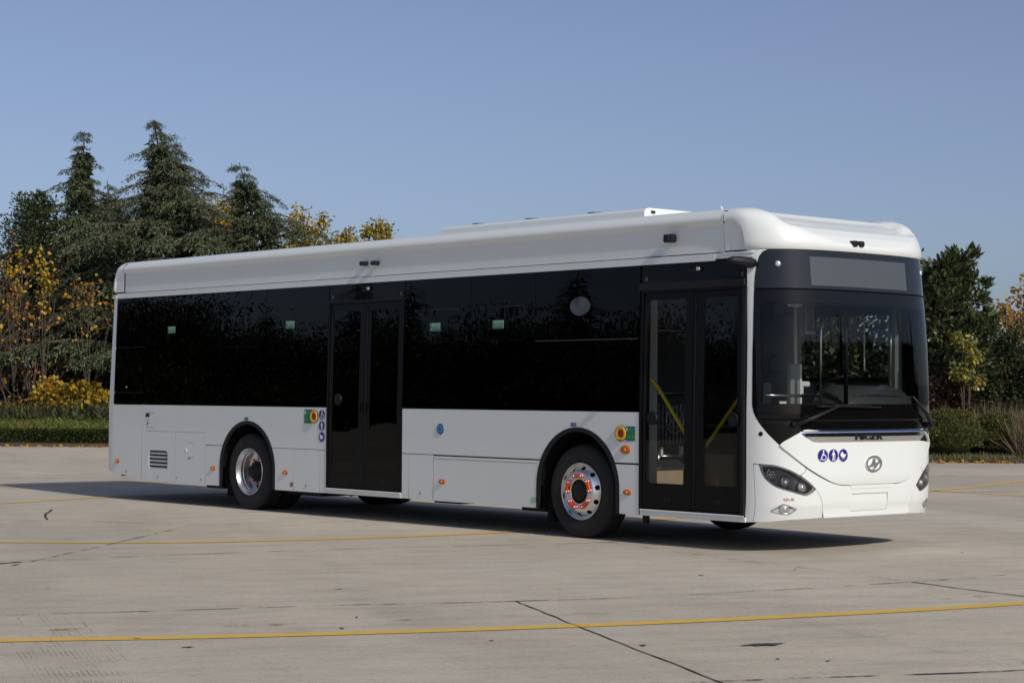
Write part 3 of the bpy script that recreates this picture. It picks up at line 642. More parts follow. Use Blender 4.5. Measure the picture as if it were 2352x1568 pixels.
# side lamps, labels, buttons
def lamp(x,z,rx=.062,rz=.030,big=False):
    m=MB(); v=[];f=[]; n=24
    for rr,h in((1.0,0),(.96,.006),(.8,.011),(.45,.014),(.01,.015)):
        for k in range(n): v.append((x+rx*rr*math.cos(2*PI*k/n),-1.275-h,z+rz*rr*math.sin(2*PI*k/n)))
    for i in range(4):
        for k in range(n): f.append((i*n+k,i*n+(k+1)%n,(i+1)*n+(k+1)%n,(i+1)*n+k))
    m.add(v,f); o=m.build('side_marker_lamp',M['amber'],bus,True)
    m=MB(); m.lathe([(0,.006),(.009,.004),(.011,0)],o=(x+rx*.08,-1.2895,z),n=10); m.build('bulb',M['amberspot'],o,True)
for x,z in((-.065,.525),(2.356,.501),(3.982,.502),(7.023,.502),(9.947,.503)): lamp(x,z)
lamp(9.919,.931,.075,.046,True)
def estop(x,z,fl):
    m=MB(); m.lathe([(.080,0),(.080,.012)],o=(x,-1.275,z),n=32); o=m.build('emergency_valve',M['seal'],bus,True)
    m=MB(); m.lathe([(.040,.008),(.046,.013),(.058,.017),(.070,.016),(.078,.010),(.079,.004)],o=(x,-1.277,z),n=32); m.build('yellow_ring',M['yellowp'],o,True)
    m=MB(); m.lathe([(0,.012),(.043,.010)],o=(x,-1.276,z),n=24); m.build('red_dial',M['red'],o,True)
    m=MB(); m.box(x-.03,x+.03,-1.293,-1.280,z-.011,z+.011,.004); m.build('red_knob',M['red'],o)
    patch('mark',rect(x-.012,x+.012,z+fl*.068-.008,z+fl*.068+.008),M['red'],o,off=.0192,rim=0)
def gsticker(x0,x1,z0,z1):
    a=patch('instruction_sticker',rect(x0,x1,z0,z1,.006),M['green'],bus,off=.003,rim=0); w=x1-x0;h=z1-z0
    patch('pictogram',rect(x0+.07*w,x0+.19*w,z0+.65*h,z0+.90*h),M['stwhite'],a,off=.0045,rim=0)
    wtext('Abertura de',x0+.54*w,z0+.83*h,.055*h,M['pgreen'],a,off=.0045,wmax=.42*w); wtext('Emergência da Porta',x0+.60*w,z0+.73*h,.055*h,M['pgreen'],a,off=.0045,wmax=.56*w)
    for i in range(3):
        cx=x0+w*(.2+.3*i); patch('pictogram',ell(cx,z0+.28*h,.075*w,.10*h,16),M['pgreen'],a,holes=[ell(cx,z0+.28*h,.05*w,.07*h,12)],off=.0045,rim=0,edge=lambda a,b:.1,grid=0)
        patch('pictogram',rect(cx-.01*w-.05*w,cx-.05*w+.01*w,z0+.45*h,z0+.51*h),M['pgreen'],a,off=.0045,rim=0)
estop(9.858,1.094,-1); gsticker(9.925,10.055,1.020,1.168)
estop(4.583,1.199,1); gsticker(4.375,4.535,1.115,1.285)
m=MB(); m.lathe([(0,.006),(.030,.006),(.036,.009),(.052,.008),(.062,.004),(.063,0)],o=(6.985,-1.275,1.089),n=30); o=m.build('push_button',M['blueb'],bus,True)
patch('button_ring',ell(6.985,1.089,.036,.036,24),M['pgreen'],o,holes=[ell(6.985,1.089,.029,.029,24)],off=.0105,rim=0,edge=lambda a,b:.1,grid=0)
for x,z in((3.118,1.153),(9.158,1.172)):
    a=patch('tyre_pressure_sticker',rect(x-.042,x+.042,z-.018,z+.018,.006),M['navy'],bus,off=.003,rim=0,edge=lambda a,b:.1); wtext('Bar 130PSI',x,z,.012,M['stwhite'],a,off=.0045,wmax=.066)
# ---- far side
FX=lambda P:[(2*SCC-x,z) for x,z in P][::-1]
FG=lambda a,b,c,d:FX(rect(a,b,c,d))
def farside():
    low=[(-.19,.36),(.57,.30)]+AR_R+AR_F+[(11.52,.29),(11.52,1.31),(-.19,1.31)]
    patch('body_side_panel',FX(low),M['white'],bus,rim=.014)
    for a,b in((-.18,.62),(.65,2.21),(2.22,3.92),(3.93,5.62),(5.63,7.32),(7.33,9.86)): patch('side_window',FG(a,b,1.318,2.776),M['sideglass'],bus,off=.002,rim=.01)
    o=patch('driver_window_frame',FG(9.87,11.52,1.318,2.776),M['frit'],bus,off=.002,rim=.01,holes=[FG(9.94,10.62,1.68,2.33),FG(10.66,11.40,1.68,2.33)])
    for a,b in((9.94,10.62),(10.66,11.40)): patch('driver_window',FG(a,b,1.68,2.33),glass('clear_glass',(.85,.88,.86)) if 'cg' not in M else M['cg'],o,off=.0,rim=0)
    patch('rear_end_panel',[(SMAX-.002,.42),(2*SCC+.62,.40),(2*SCC+.42,.385),(2*SCC+.19,.36),(2*SCC+.19,2.79),(SMAX-.002,2.79)][::-1],M['white'],bus,grid=.05)
    patch('drip_rail',FG(-.19,11.6,2.783,2.853),M['white'],bus,off=.010,rim=.024)
    for A,c in((AR_R,3.135),(AR_F,9.212)):
        inner=[(c+(x-c)*.915,.281 if z<.3 else z-(.045 if z>.9 else .045*max(0,(z-.5)/.4))) for x,z in A]
        patch('wheel_arch_trim',FX(list(A)+inner[::-1]),M['blackplastic'],bus,off=.004,rim=.05,grid=0,edge=lambda a,b:.2)
farside()
# ---- underside
m=MB(); m.box(.2,2.48,-1.2,1.2,.34,.40); m.box(3.80,8.55,-1.22,1.22,.31,.36); m.box(9.87,11.6,-1.22,1.22,.31,.36); m.box(11.6,11.85,-.9,.9,.34,.37)
m.box(3.78,4.5,-1.1,-.3,.22,.31,.02); m.box(4.3,4.75,-1.05,-.6,.24,.31,.02); m.box(6.4,6.9,-.9,-.5,.23,.31,.02); m.box(2.1,2.5,-1.22,-.9,.24,.34,.02); m.box(10.13,10.18,-1.24,-1.19,.20,.285); m.box(8.2,8.6,-1.15,-.8,.235,.31,.02)
m.box(-.26,-.18,-1.1,-1.0,.31,.36); m.tube([(3.135,-1,.484),(3.135,1,.484)],.09,10); m.tube([(9.212,-1,.40),(9.212,1,.40)],.06,10)
m.tube([(5.0,-1.15,.285),(5.2,-1.17,.262),(5.4,-1.15,.285)],.008,6)
m.build('chassis',M['seal'],bus)
for x in(2.62,8.72):
    for s in(-1,1):
        m=MB(); v=[];f=[];N=12; y0,y1=(-1.20,-.84)
        for i in range(N+1):
            yy=y0+(y1-y0)*i/N; v+=[(x,s*-yy,.55),(x-.03,s*-yy,.155 if i%2 else .125)]
        for i in range(N): f.append((2*i,2*i+1,2*i+3,2*i+2))
        bb=len(v); v+=[(a-.012,b,c) for a,b,c in v]; f+=[tuple(bb+i for i in q)[::-1] for q in f]; m.add(v,f); m.build('mud_flap',M['tyre'],bus)
# ---- wheels (axis along -y, outer sidewall plane at y=0)
def wheel_proto(rear):
    TR=.484
    side=[(.292,.040),(.300,.014),(.312,.004),(.340,-.002),(.345,.000),(.352,-.003),(.395,-.006),(.425,-.002),(.432,.002),(.440,.001),(.462,.014),(.474,.028),(.481,.042),(TR,.058)]
    tread=[]
    y=.058
    for g in(.095,.137,.180): tread+=[(TR,g-.006),(TR-.014,g-.004),(TR-.014,g+.004),(TR,g+.006)]
    full=side+tread+[(r,.275-yy) for r,yy in side[::-1]]
    def T(dy,name='tyre'):
        m=MB(); m.lathe([(r,-(yy+dy)) for r,yy in full],n=72); return m.build(name,M['tyre'],None,True)
    if not rear: prof=[(.296,.030),(.298,.004),(.293,-.004),(.287,.002),(.283,.016),(.279,.034),(.272,.044),(.262,.040),(.235,.008),(.212,-.018),(.202,-.024),(.190,-.026),(.130,-.026),(.122,-.022),(.118,.0),(.118,.05)]
    else: prof=[(.296,.030),(.298,.004),(.293,-.004),(.287,.004),(.283,.022),(.274,.045),(.268,.060),(.268,.085),(.262,.092),(.258,.130),(.256,.165),(.250,.182),(.240,.188),(.165,.188),(.158,.184),(.128,.184)]
    pa=np.array(prof,float); d=np.r_[0,np.cumsum(np.linalg.norm(np.diff(pa,axis=0),axis=1))]; RU=.22
    def WF(u,v,off=0.):
        r=np.interp(v,d,pa[:,0]); h=-np.interp(v,d,pa[:,1]); e=1.5e-3
        dr=np.interp(v+e,d,pa[:,0])-np.interp(v-e,d,pa[:,0]); dh=-(np.interp(v+e,d,pa[:,1])-np.interp(v-e,d,pa[:,1]))
        L=np.hypot(dr,dh)+1e-12; nr=dh/L; nh=-dr/L; th=u/RU
        p=np.stack([(r+nr*off)*np.cos(th),-(h+nh*off),(r+nr*off)*np.sin(th)],-1)
        return p,np.stack([nr*np.cos(th),-nh,nr*np.sin(th)],-1)
    # hand holes
    tgt=.240 if not rear else .208
    k=[i for i in range(len(prof)) if pa[i,0]<=tgt][0] if not rear else [i for i in range(len(prof)) if pa[i,0]<=tgt][0]
    vv=d[k-1]+(pa[k-1,0]-tgt)/(pa[k-1,0]-pa[k,0])*(d[k]-d[k-1])
    hr=.027; sc=RU/tgt
    H=[ell((i+.5)*2*PI/10*RU,vv,hr*sc,hr,20) for i in range(10)]
    outer=rect(0,2*PI*RU,0,d[-1])
    rim=patch('wheel',outer,M['alu'],None,holes=H,rim=-.0,grid=.012,edge=lambda a,b:.012,fn=WF)
    z0=-.026 if not rear else .184
    parts=[T(0)]
    if rear: parts.append(T(.305,'inner_tyre'))
    hm=MB()
    if not rear: hm.lathe([(0,.030),(.070,.030),(.085,.024),(.098,.010),(.117,.006),(.117,-.06)],n=40)
    else: hm.lathe([(0,-.020),(.055,-.020),(.075,-.030),(.080,-.075),(.100,-.085),(.112,-.12),(.128,-.125),(.128,-.19)],n=40)
    for i in range(10):
        a=2*PI*i/10; rr=.098 if not rear else .112; hh=.012 if not rear else -.10
        hm.lathe([(.011,0),(.011,.012),(0,.014)],o=(rr*math.cos(a),-hh,rr*math.sin(a)),n=6)
    parts.append(hm.build('hub',M['blackplastic'],None,True))
    bk=MB(); bk.lathe([(0,-.20-(.07 if rear else 0)),(.28,-.20-(.07 if rear else 0))],n=40); parts.append(bk.build('brake_drum',M['seal'],None,True))
    nm=[]
    PH=.18
    for i in range(10):
        a=PH+2*PI*i/10; m=MB(); o=(.1675*math.cos(a),z0,.1675*math.sin(a))
        m.lathe([(.024,0),(.024,.006),(.0165,.008),(.0165,.024),(.013,.034),(.006,.039),(0,.040)],o=o,n=12); parts.append(m.build('wheel_nut',M['alum'],None,True))
    for i in range(5):
        a=PH+2*PI*(2*i)/10; b=a+2*PI/10; m=MB(); v=[];f=[]; K=10; y0=z0-.010; y1=z0-.024
        A=[]
        for j in range(K+1):
            t=j/K; an=a+(b-a)*t; w=.017+.010*(abs(2*t-1))**2.5; A.append((an,.1675-w,.1675+w))
        A=[(a-.13,.158,.177)]+A+[(b+.13,.158,.177)]
        for an,r0,r1 in A:
            for r_ in(r0,r1):
                for y_ in(y0,y1): v.append((r_*math.cos(an),y_,r_*math.sin(an)))
        for j in range(len(A)-1):
            q=4*j; f+=[(q+1,q+3,q+7,q+5),(q,q+1,q+5,q+4),(q+3,q+2,q+6,q+7),(q+2,q,q+4,q+6)]
        f+=[(0,2,3,1),(4*len(A)-4,4*len(A)-3,4*len(A)-1,4*len(A)-2)]
        m.add(v,f); parts.append(m.build('nut_retainer',M['orange'],None))
    for p in parts: p.parent=rim
    return rim
def place_wheel(rim,x,y,rz,first):
    o=rim if first else rim.copy()
    if not first:
        C.objects.link(o)
        for c in rim.children: d=c.copy(); C.objects.link(d); d.parent=o
    return o,(x,y,rz)
wf=wheel_proto(False); wr=wheel_proto(True)
todo=[]
for rim,x in((wf,9.235),(wr,3.137)):
    todo.append(place_wheel(rim,x,-1.245,0,True)); 
    todo.append(place_wheel(rim,x,1.245,PI,False))
for o,(x,y,rz) in todo:
    o.parent=bus; o.location=(x-6,y,.484); o.rotation_euler=(0,(.35 if x<5 else .12),rz)
# ---- interior
def ibox(name,mt,*b,bev=0,par=bus):
    m=MB(); m.box(*b,bev); return m.build(name,mt,par)
ibox('bus_floor',M['int'],3.85,8.5,-1.2,1.2,.362,.375); ibox('bus_floor',M['int'],9.87,11.62,-1.2,1.2,.362,.375); ibox('bus_floor',M['int'],8.5,9.87,-.40,.40,.362,.375)
ibox('ceiling',M['int'],-.3,11.45,-1.16,1.16,2.62,2.66)
ibox('rear_bulkhead',M['intdark'],-.3,.55,-1.2,1.2,.42,2.6)
ibox('header_panel',M['intdark'],11.30,11.60,-1.1,1.1,2.42,2.62,bev=.02)
ibox('wall_lining',M['int'],4.2,9.8,1.20,1.235,.40,1.60); 
ibox('wall_lining',M['int'],9.8,11.5,1.20,1.235,.40,1.63)
ibox('wall_lining',M['intdark'],.55,4.2,1.20,1.235,.42,1.5)
# front wheel boxes
for sg in(-1,1):
    yy=sorted((sg*1.2,sg*.38)); ibox('wheel_box_top',M['int'],8.55,9.86,*yy,1.13,1.17,bev=.01); ibox('wheel_box_side',M['intdark'],8.55,9.86,*sorted((sg*.40,sg*.36)),.375,1.13)
    ibox('wheel_box_front',M['wood'],9.84,9.87,*yy,.375,.72); ibox('wheel_box_panel',M['intdark'],9.84,9.865,*yy,.73,1.13)
ibox('seat_plinth',M['wood'],8.2,10.0,.25,.41,.375,.86)
for x in(4.3,5.2,6.1,7.0,7.9):
    for y in(.85,):
        m=MB(); m.box(x,x+.45,y-.4,y+.38,.80,.88,.03); m.box(x-.08,x+.02,y-.4,y+.38,.86,1.5,.03); m.box(x+.1,x+.3,y+.1,y+.3,.375,.8); m.build('passenger_seat',M['seatblue'],bus)
def tub(name,pts,r,mt,par=bus):
    m=MB(); m.tube(pts,r,10); return m.build(name,mt,par,True)
# near front-door post and grab rails
ibox('door_pillar_trim',M['intwhite'],9.93,10.07,-1.10,-.955,.38,2.5,bev=.02)
ibox('door_screen',M['intdark'],9.80,9.83,-1.2,-.1,1.17,2.5)
tub('door_handrail',[(10.16,-1.215,1.66),(10.235,-1.205,1.63),(10.30,-1.200,1.56),(10.735,-1.215,1.05)],.018,M['grip'])
tub('door_handrail',[(11.42,-1.205,1.52),(11.38,-1.205,1.46),(10.99,-1.215,1.02),(10.965,-1.22,.98)],.018,M['grip'])
# slatted luggage screen, grab rails seen through the front door
m=MB(); RX0=9.87
for i in range(9): m.tube([(RX0,-.80+i*.054,.97),(RX0,-.80+i*.054,1.39)],.013,8)
rk=m.build('slatted_screen',M['int'],bus,True)
m=MB(); a=[(RX0+.02,-.53+.13*math.cos(t),1.22+.13*math.sin(t)) for t in np.linspace(0,2*PI,30)]; m.tube(a,.012,6,False); m.tube([(RX0+.02,-.62,1.16),(RX0+.02,-.55,1.26),(RX0+.02,-.50,1.18),(RX0+.02,-.44,1.28)],.012,6); m.build('round_emblem',M['alum'],rk,True)
tub('grab_rail',[(9.90,-.78,.90),(9.90,-.78,.78),(9.90,-.73,.75),(9.90,-.42,.75),(9.90,-.37,.78),(9.90,-.37,.90)],.014,M['steel'])
tub('grab_rail',[(9.90,-.80,.855),(9.90,-.34,.855)],.012,M['steel']); tub('grab_rail',[(9.88,-1.0,1.50),(9.88,-.30,1.50)],.013,M['steel']); tub('grab_rail',[(9.88,-1.0,2.15),(9.88,-.30,2.15)],.010,M['steel'])
ibox('rail_bracket',M['intwhite'],9.86,9.90,-.74,-.71,.86,.95); ibox('rail_bracket',M['intwhite'],9.86,9.90,-.44,-.41,.86,.95)
ibox('box_edge',M['alum'],9.84,9.89,-1.2,-.36,.72,.745)

# driver's cab
ibox('cab_partition',M['intdark'],10.02,10.06,.25,1.19,.40,2.35,bev=.01)
ibox('cab_door',M['intdark'],10.1,11.05,.22,.26,.40,1.40,bev=.01)
ibox('cab_post',M['int'],9.86,9.92,1.02,1.19,1.2,2.55,bev=.01)
tub('cab_pole',[(11.60,-.26,1.35),(11.60,-.26,2.58)],.013,M['steel'])
tub('centre_pole',[(11.0,.07,.38),(11.0,.07,2.6)],.018,M['intwhite'])
o=ibox('ticket_machine',M['int'],10.97,11.03,-.03,.10,1.30,1.81,bev=.01); ibox('ticket_machine_edge',M['stwhite'],11.0,11.04,.10,.125,1.36,1.80,par=o)
ibox('ticket_reader',M['stwhite'],11.0,11.04,.13,.26,1.575,1.63,bev=.01,par=o); ibox('ticket_reader',M['stwhite'],11.0,11.04,.13,.155,1.50,1.58,bev=.005,par=o)
ibox('cab_panel',M['int'],10.30,10.33,.30,1.19,.40,1.62,bev=.01)
tub('windscreen_rail',[(11.48,-1.10,1.49),(11.60,-.95,1.485),(11.66,-.36,1.483)],.016,M['steel'])
seat=ibox('driver_seat',M['intdark'],10.30,10.80,.42,.92,.85,.98,bev=.04); ibox('backrest',M['intdark'],10.16,10.34,.44,.90,.95,1.72,bev=.05,par=seat); ibox('headrest',M['intdark'],10.17,10.30,.56,.78,1.70,1.92,bev=.04,par=seat)
# dashboard
m=MB(); v=[];f=[]; pf=[(11.76,1.36),(11.72,1.46),(11.60,1.55),(11.42,1.60),(11.28,1.55),(11.22,1.40),(11.25,.9),(11.7,.9)]
ys=[-.10,.02,.12,1.02,1.10]; sc=[(.35,-.10),(.75,-.03),(1,0),(1,0),(.7,-.06)]
for y,(k,dz) in zip(ys,sc):
    for x,z in pf: v.append((11.45+(x-11.45)*(.6+.4*k),y,1.3+(z-1.3)*k+dz*.3))
n=len(pf)
for i in range(4):
    for j in range(n): f.append((i*n+j,i*n+(j+1)%n,(i+1)*n+(j+1)%n,(i+1)*n+j))
f+=[tuple(range(n))[::-1],tuple(4*n+j for j in range(n))]; m.add(v,f); dash=autosm(m.build('dashboard',M['lampgrey'],bus),50)
m=MB(); c=np.array([11.10,.62,1.62]); ax=Vector((-.35,0,.94)).normalized(); t=Vector((0,1,0)); u=ax.cross(t)
pts=[tuple(Vector(c)+.215*(t*math.cos(a)+u*math.sin(a))) for a in np.linspace(0,2*PI,33)]; m.tube(pts,.015,8,False)
for a in(0,2.1,4.2): m.tube([tuple(c),tuple(Vector(c)+.21*(t*math.cos(a)+u*math.sin(a)))],.012,6)
m.tube([tuple(c),(11.30,.62,1.40)],.03,8); m.build('steering_wheel',M['blackplastic'],bus,True)
ibox('dash_tray',M['intdark'],11.42,11.78,-1.05,1.05,1.30,1.375,bev=.02)
ibox('instrument_binnacle',M['frit'],11.24,11.44,.35,.9,1.56,1.63,bev=.03,par=dash)
tub('dash_post',[(11.72,-.02,1.40),(11.72,-.02,2.42)],.022,M['seal']); 
o=ibox('monitor',M['blackplastic'],11.58,11.66,-.62,-.38,2.03,2.40,bev=.03); ibox('monitor_back',M['lampgrey'],11.66,11.672,-.58,-.42,2.08,2.38,bev=.004,par=o); ibox('monitor_label',M['intdark'],11.672,11.678,-.55,-.45,2.10,2.14,par=o)
tub('monitor_cable',[(11.69,-.52,2.36),(11.70,-.44,2.30),(11.69,-.48,2.22),(11.69,-.52,2.16)],.006,M['seal'],o)
ibox('sun_visor',M['intwhite'],11.62,11.65,-.80,-.52,2.34,2.385,bev=.012)
ibox('permit_card',M['stwhite'],11.70,11.71,-1.00,-.90,1.395,1.43,bev=.002)
tub('cab_pole',[(11.50,.98,1.45),(11.50,.98,2.40)],.010,M['steel']); ibox('cab_pillar_trim',M['int'],11.40,11.52,1.05,1.17,1.35,2.45,bev=.02)
tub('cab_pole',[(11.30,.80,1.75),(11.30,.80,2.3)],.010,M['intwhite'])

# ================================================================== GROUND
def concrete():
    m,t,p=newmat('weathered_concrete'); L=t.links.new; N=t.nodes.new
    tc=N('ShaderNodeTexCoord'); mp=N('ShaderNodeMapping'); mp.inputs['Rotation'].default_value=(0,0,R(-65)); L(tc.outputs['Object'],mp.inputs[0])
    def noise(sc,det=6,vec=None,rough=.6,scale=None):
        n=N('ShaderNodeTexNoise'); n.inputs['Scale'].default_value=sc; n.inputs['Detail'].default_value=det; n.inputs['Roughness'].default_value=rough
        if scale:
            q=N('ShaderNodeMapping'); q.inputs['Scale'].default_value=scale; L(mp.outputs[0],q.inputs[0]); L(q.outputs[0],n.inputs['Vector'])
        else: L(mp.outputs[0],n.inputs['Vector'])
        return n.outputs[0]
    def ramp(x,st):
        r=N('ShaderNodeValToRGB'); L(x,r.inputs[0]); e=r.color_ramp.elements
        e[0].position,e[0].color=st[0][0],(*st[0][1],1); e[1].position,e[1].color=st[-1][0],(*st[-1][1],1)
        for a,c in st[1:-1]: q=e.new(a); q.color=(*c,1)
        return r.outputs[0]
    def mul(a,b,f=1):
        x=N('ShaderNodeMix'); x.data_type='RGBA'; x.blend_type='MULTIPLY'; x.inputs[0].default_value=f; L(a,x.inputs[6]); L(b,x.inputs[7]); return x.outputs[2]
    g=lambda v:(v,v,v)
    base=ramp(noise(.16,8),[(.30,(.44,.397,.318)),(.5,(.497,.447,.36)),(.72,(.547,.502,.415))])
    c=mul(base,ramp(noise(1.0,8,scale=(.5,.07,1)),[(.30,g(.84)),(.5,g(.98)),(.7,g(1.08))]))
    c=mul(c,ramp(noise(3.2,10,rough=.75,scale=(.35,1,1)),[(.30,g(.80)),(.50,g(1)),(.72,g(1.14))]))
    c=mul(c,ramp(noise(70,4,rough=.8),[(.28,g(.50)),(.42,g(.94)),(.60,g(1.06)),(.74,g(1.40))]))
    c=mul(c,ramp(noise(22,6,rough=.85),[(.30,g(.45)),(.42,g(.93)),(.60,g(1.05)),(.75,g(1.35))]))
    # oil spots / dark flecks
    v=N('ShaderNodeTexVoronoi'); v.inputs['Scale'].default_value=1.1; L(mp.outputs[0],v.inputs['Vector'])
    c=mul(c,ramp(v.outputs['Distance'],[(.0,(.42,.40,.40)),(.008,(.60,.58,.57)),(.013,g(1)),(1,g(1))]))
    c=mul(c,ramp(noise(.9,9,rough=.72,scale=(.25,1.1,1)),[(.24,(.82,.81,.82)),(.36,g(1)),(1,g(1))]))
    # slab tone steps
    br=N('ShaderNodeTexBrick'); br.inputs['Scale'].default_value=.2; br.inputs['Color1'].default_value=(.95,.95,.96,1); br.inputs['Color2'].default_value=(1.05,1.045,1.03,1); br.inputs['Mortar Size'].default_value=0; br.offset=0; br.inputs['Brick Width'].default_value=1.0; br.inputs['Row Height'].default_value=.8
    L(mp.outputs[0],br.inputs['Vector']); c=mul(c,br.outputs[0])
    L(c,p.inputs['Base Color']); p.inputs['Roughness'].default_value=.88; p.inputs['Specular IOR Level'].default_value=.3
    b=N('ShaderNodeBump'); b.inputs['Strength'].default_value=.55; b.inputs['Distance'].default_value=.006; L(noise(55,6,rough=.8),b.inputs['Height']); L(b.outputs[0],p.inputs['Normal'])
    return m
def grid_mesh(name,x0,x1,y0,y1,nx,ny,zf,mt):
    xs=np.linspace(x0,x1,nx+1); ys=np.linspace(y0,y1,ny+1); v=[(x,y,zf(x,y)) for y in ys for x in xs]
    f=[(j*(nx+1)+i,j*(nx+1)+i+1,(j+1)*(nx+1)+i+1,(j+1)*(nx+1)+i) for j in range(ny) for i in range(nx)]
    return mk(name,v,f,mt,None,True)
gr=grid_mesh('ground',-900,900,-900,900,30,30,lambda x,y:0,concrete()); tag(gr,kind='structure')
def wornmat(name,col,lo,hi,sc,stretch=(1,1,1),rot=0,var=.15):
    m=bpy.data.materials.new(name); m.use_nodes=True; t=m.node_tree; p=t.nodes['Principled BSDF']; L=t.links.new; N=t.nodes.new
    out=t.nodes['Material Output']; tr=N('ShaderNodeBsdfTransparent'); mx=N('ShaderNodeMixShader'); tc=N('ShaderNodeTexCoord'); mp=N('ShaderNodeMapping'); mp.inputs['Scale'].default_value=stretch; mp.inputs['Rotation'].default_value=(0,0,rot)
    n=N('ShaderNodeTexNoise'); n.inputs['Scale'].default_value=sc; n.inputs['Detail'].default_value=8; n.inputs['Roughness'].default_value=.7
    L(tc.outputs['Object'],mp.inputs[0]); L(mp.outputs[0],n.inputs['Vector'])
    r=N('ShaderNodeMapRange'); r.inputs[1].default_value=lo; r.inputs[2].default_value=hi; L(n.outputs[0],r.inputs[0])
    n2=N('ShaderNodeTexNoise'); n2.inputs['Scale'].default_value=9; n2.inputs['Detail'].default_value=6; L(tc.outputs['Object'],n2.inputs['Vector'])
    cm=N('ShaderNodeMix'); cm.data_type='RGBA'; cm.inputs[6].default_value=(*[c*(1-var) for c in col],1); cm.inputs[7].default_value=(*[c*(1+var) for c in col],1); L(n2.outputs[0],cm.inputs[0]); L(cm.outputs[2],p.inputs['Base Color']); p.inputs['Roughness'].default_value=.8
    L(r.outputs[0],mx.inputs[0]); L(tr.outputs[0],mx.inputs[1]); L(p.outputs[0],mx.inputs[2]); L(mx.outputs[0],out.inputs[0]); return m
Myel=wornmat('yellow_line_paint',(.66,.43,.075),.22,.34,6)
Myw=wornmat('worn_yellow_paint',(.38,.27,.09),.56,.68,2.2)
Mjt=wornmat('dark_joint_filler',(.05,.048,.045),.44,.56,3.0)
Mjd=wornmat('dark_open_joint',(.045,.042,.04),.30,.42,5)
def strip(name,pts,w,z,mt,n=8,jit=0,label=None):
    P=[np.array([*p,0.]) for p in cr(pts,n)]; rnd=random.Random(len(pts)*7+int(abs(pts[0][0])*100)); v=[];f=[]
    for i,p in enumerate(P):
        t=P[min(i+1,len(P)-1)]-P[max(i-1,0)]; t/=np.linalg.norm(t)+1e-9; nn=np.array([-t[1],t[0],0]); j=rnd.uniform(-jit,jit); ww=w*(1+rnd.uniform(-.3,.3)*(jit>0))
        a=p+nn*(ww/2+j); b=p+nn*(-ww/2+j); v+=[(a[0],a[1],z),(b[0],b[1],z)]
    for i in range(len(P)-1): f.append((2*i,2*i+1,2*i+3,2*i+2))
    o=mk(name,v,f,mt); tag(o,kind='structure'); return o
def ext(a,b,k): return (b[0]+(b[0]-a[0])*k,b[1]+(b[1]-a[1])*k)
L1=[(11.2,-13.4),(12.2,-11.6),(13.14,-9.73),(13.79,-8.63),(14.59,-6.95),(15.24,-5.18),(15.79,-3.07),(16.1,-.5),(16.1,4)]
strip('yellow_line',L1,.165,.004,Myel)
L2=[(4.9,-7.4),(6.14,-6.19),(6.95,-5.26),(7.44,-4.44),(7.80,-3.31),(8.03,-2.2),(8.10,-1.2),(7.95,.3),(7.62,1.7),(7.0,4.0),(5.9,8.2),(5.27,10.42),(4.4,13.5),(3.2,17)]
strip('yellow_line',L2,.15,.004,Myel)
strip('yellow_line',[(-4.9,-6.5),(-4.4,-3),(-4.13,-.98),(-4.14,.59),(-4.02,1.75),(-3.6,4.2)],.16,.004,Myel)
strip('yellow_line',[(.5,-6),(.05,-3.1),(-.45,-1.41),(-.5,.28),(-.2,2.5)],.14,.004,Myel)
strip('yellow_line',[(2.0,9.5),(5.08,10.15),(6.86,10.05),(10,9.5)],.15,.004,Myel)
strip('worn_yellow_line',[(11.9,-11.2),(12.76,-9.4),(13.35,-8.34),(13.64,-7.7),(14.0,-6.8),(14.71,-5.03),(15.15,-3.51),(15.32,-2.81),(15.5,-1)],.12,.0035,Myw)
J=[([(11.2,-10.9),(11.98,-9.02),(12.32,-8.28),(12.8,-7.09),(13.4,-5.89),(13.85,-4.67),(14.30,-2.41),(14.45,-.6),(14.5,3)],.022,Mjt),
 ([(16.2,-9.4),(16.98,-7.64),(17.52,-6.59),(17.95,-5.6)],.03,Mjt),
 ([(13.40,-5.86),(14.0,-6.16),(14.77,-6.55),(16.0,-7.16),(16.98,-7.64),(18.4,-8.4)],.013,Mjd),
 ([(14.30,-2.41),(14.9,-2.56),(15.51,-2.67),(17,-3.0)],.022,Mjd),
 ([(7.9,-8.3),(8.29,-6.85),(8.5,-5.73),(8.9,-4.07),(9.5,-2.4),(9.8,-1.5),(10.1,.8)],.020,Mjt),
 ([(8.8,-7.5),(8.3,-6.96),(6.85,-5.25),(5.13,-3.34)],.018,Mjt),
 ([(3.46,-4.55),(3.88,-3.99),(5.13,-3.34),(5.6,-2.2),(6.0,-.5)],.02,Mjt),
 ([(9.79,-1.41),(10.87,-1.69),(11.82,-1.92),(13.29,-2.18),(14.30,-2.41)],.014,Mjt),
 ([(3.39,-4.19),(2.6,-3.8),(1.68,-3.21)],.03,Mjd),
 ([(8.34,-7.10),(8.40,-7.6),(8.2,-7.9)],.05,Mjd)]
for p,w,mt in J: strip('pavement_joint',p,w,.0045,mt,6,.008)
for D,px0,px1 in((33,-200,700),(38,-200,500),(29.5,-300,250),(30,1900,2700),(36,2000,2700)):
    a=gnd(px0,D);b=gnd(px1,D*1.03); strip('pavement_joint',[tuple(a[:2]),tuple((a*.6+b*.4)[:2]),tuple(b[:2])],.05,.0045,Mjt,6,.01)
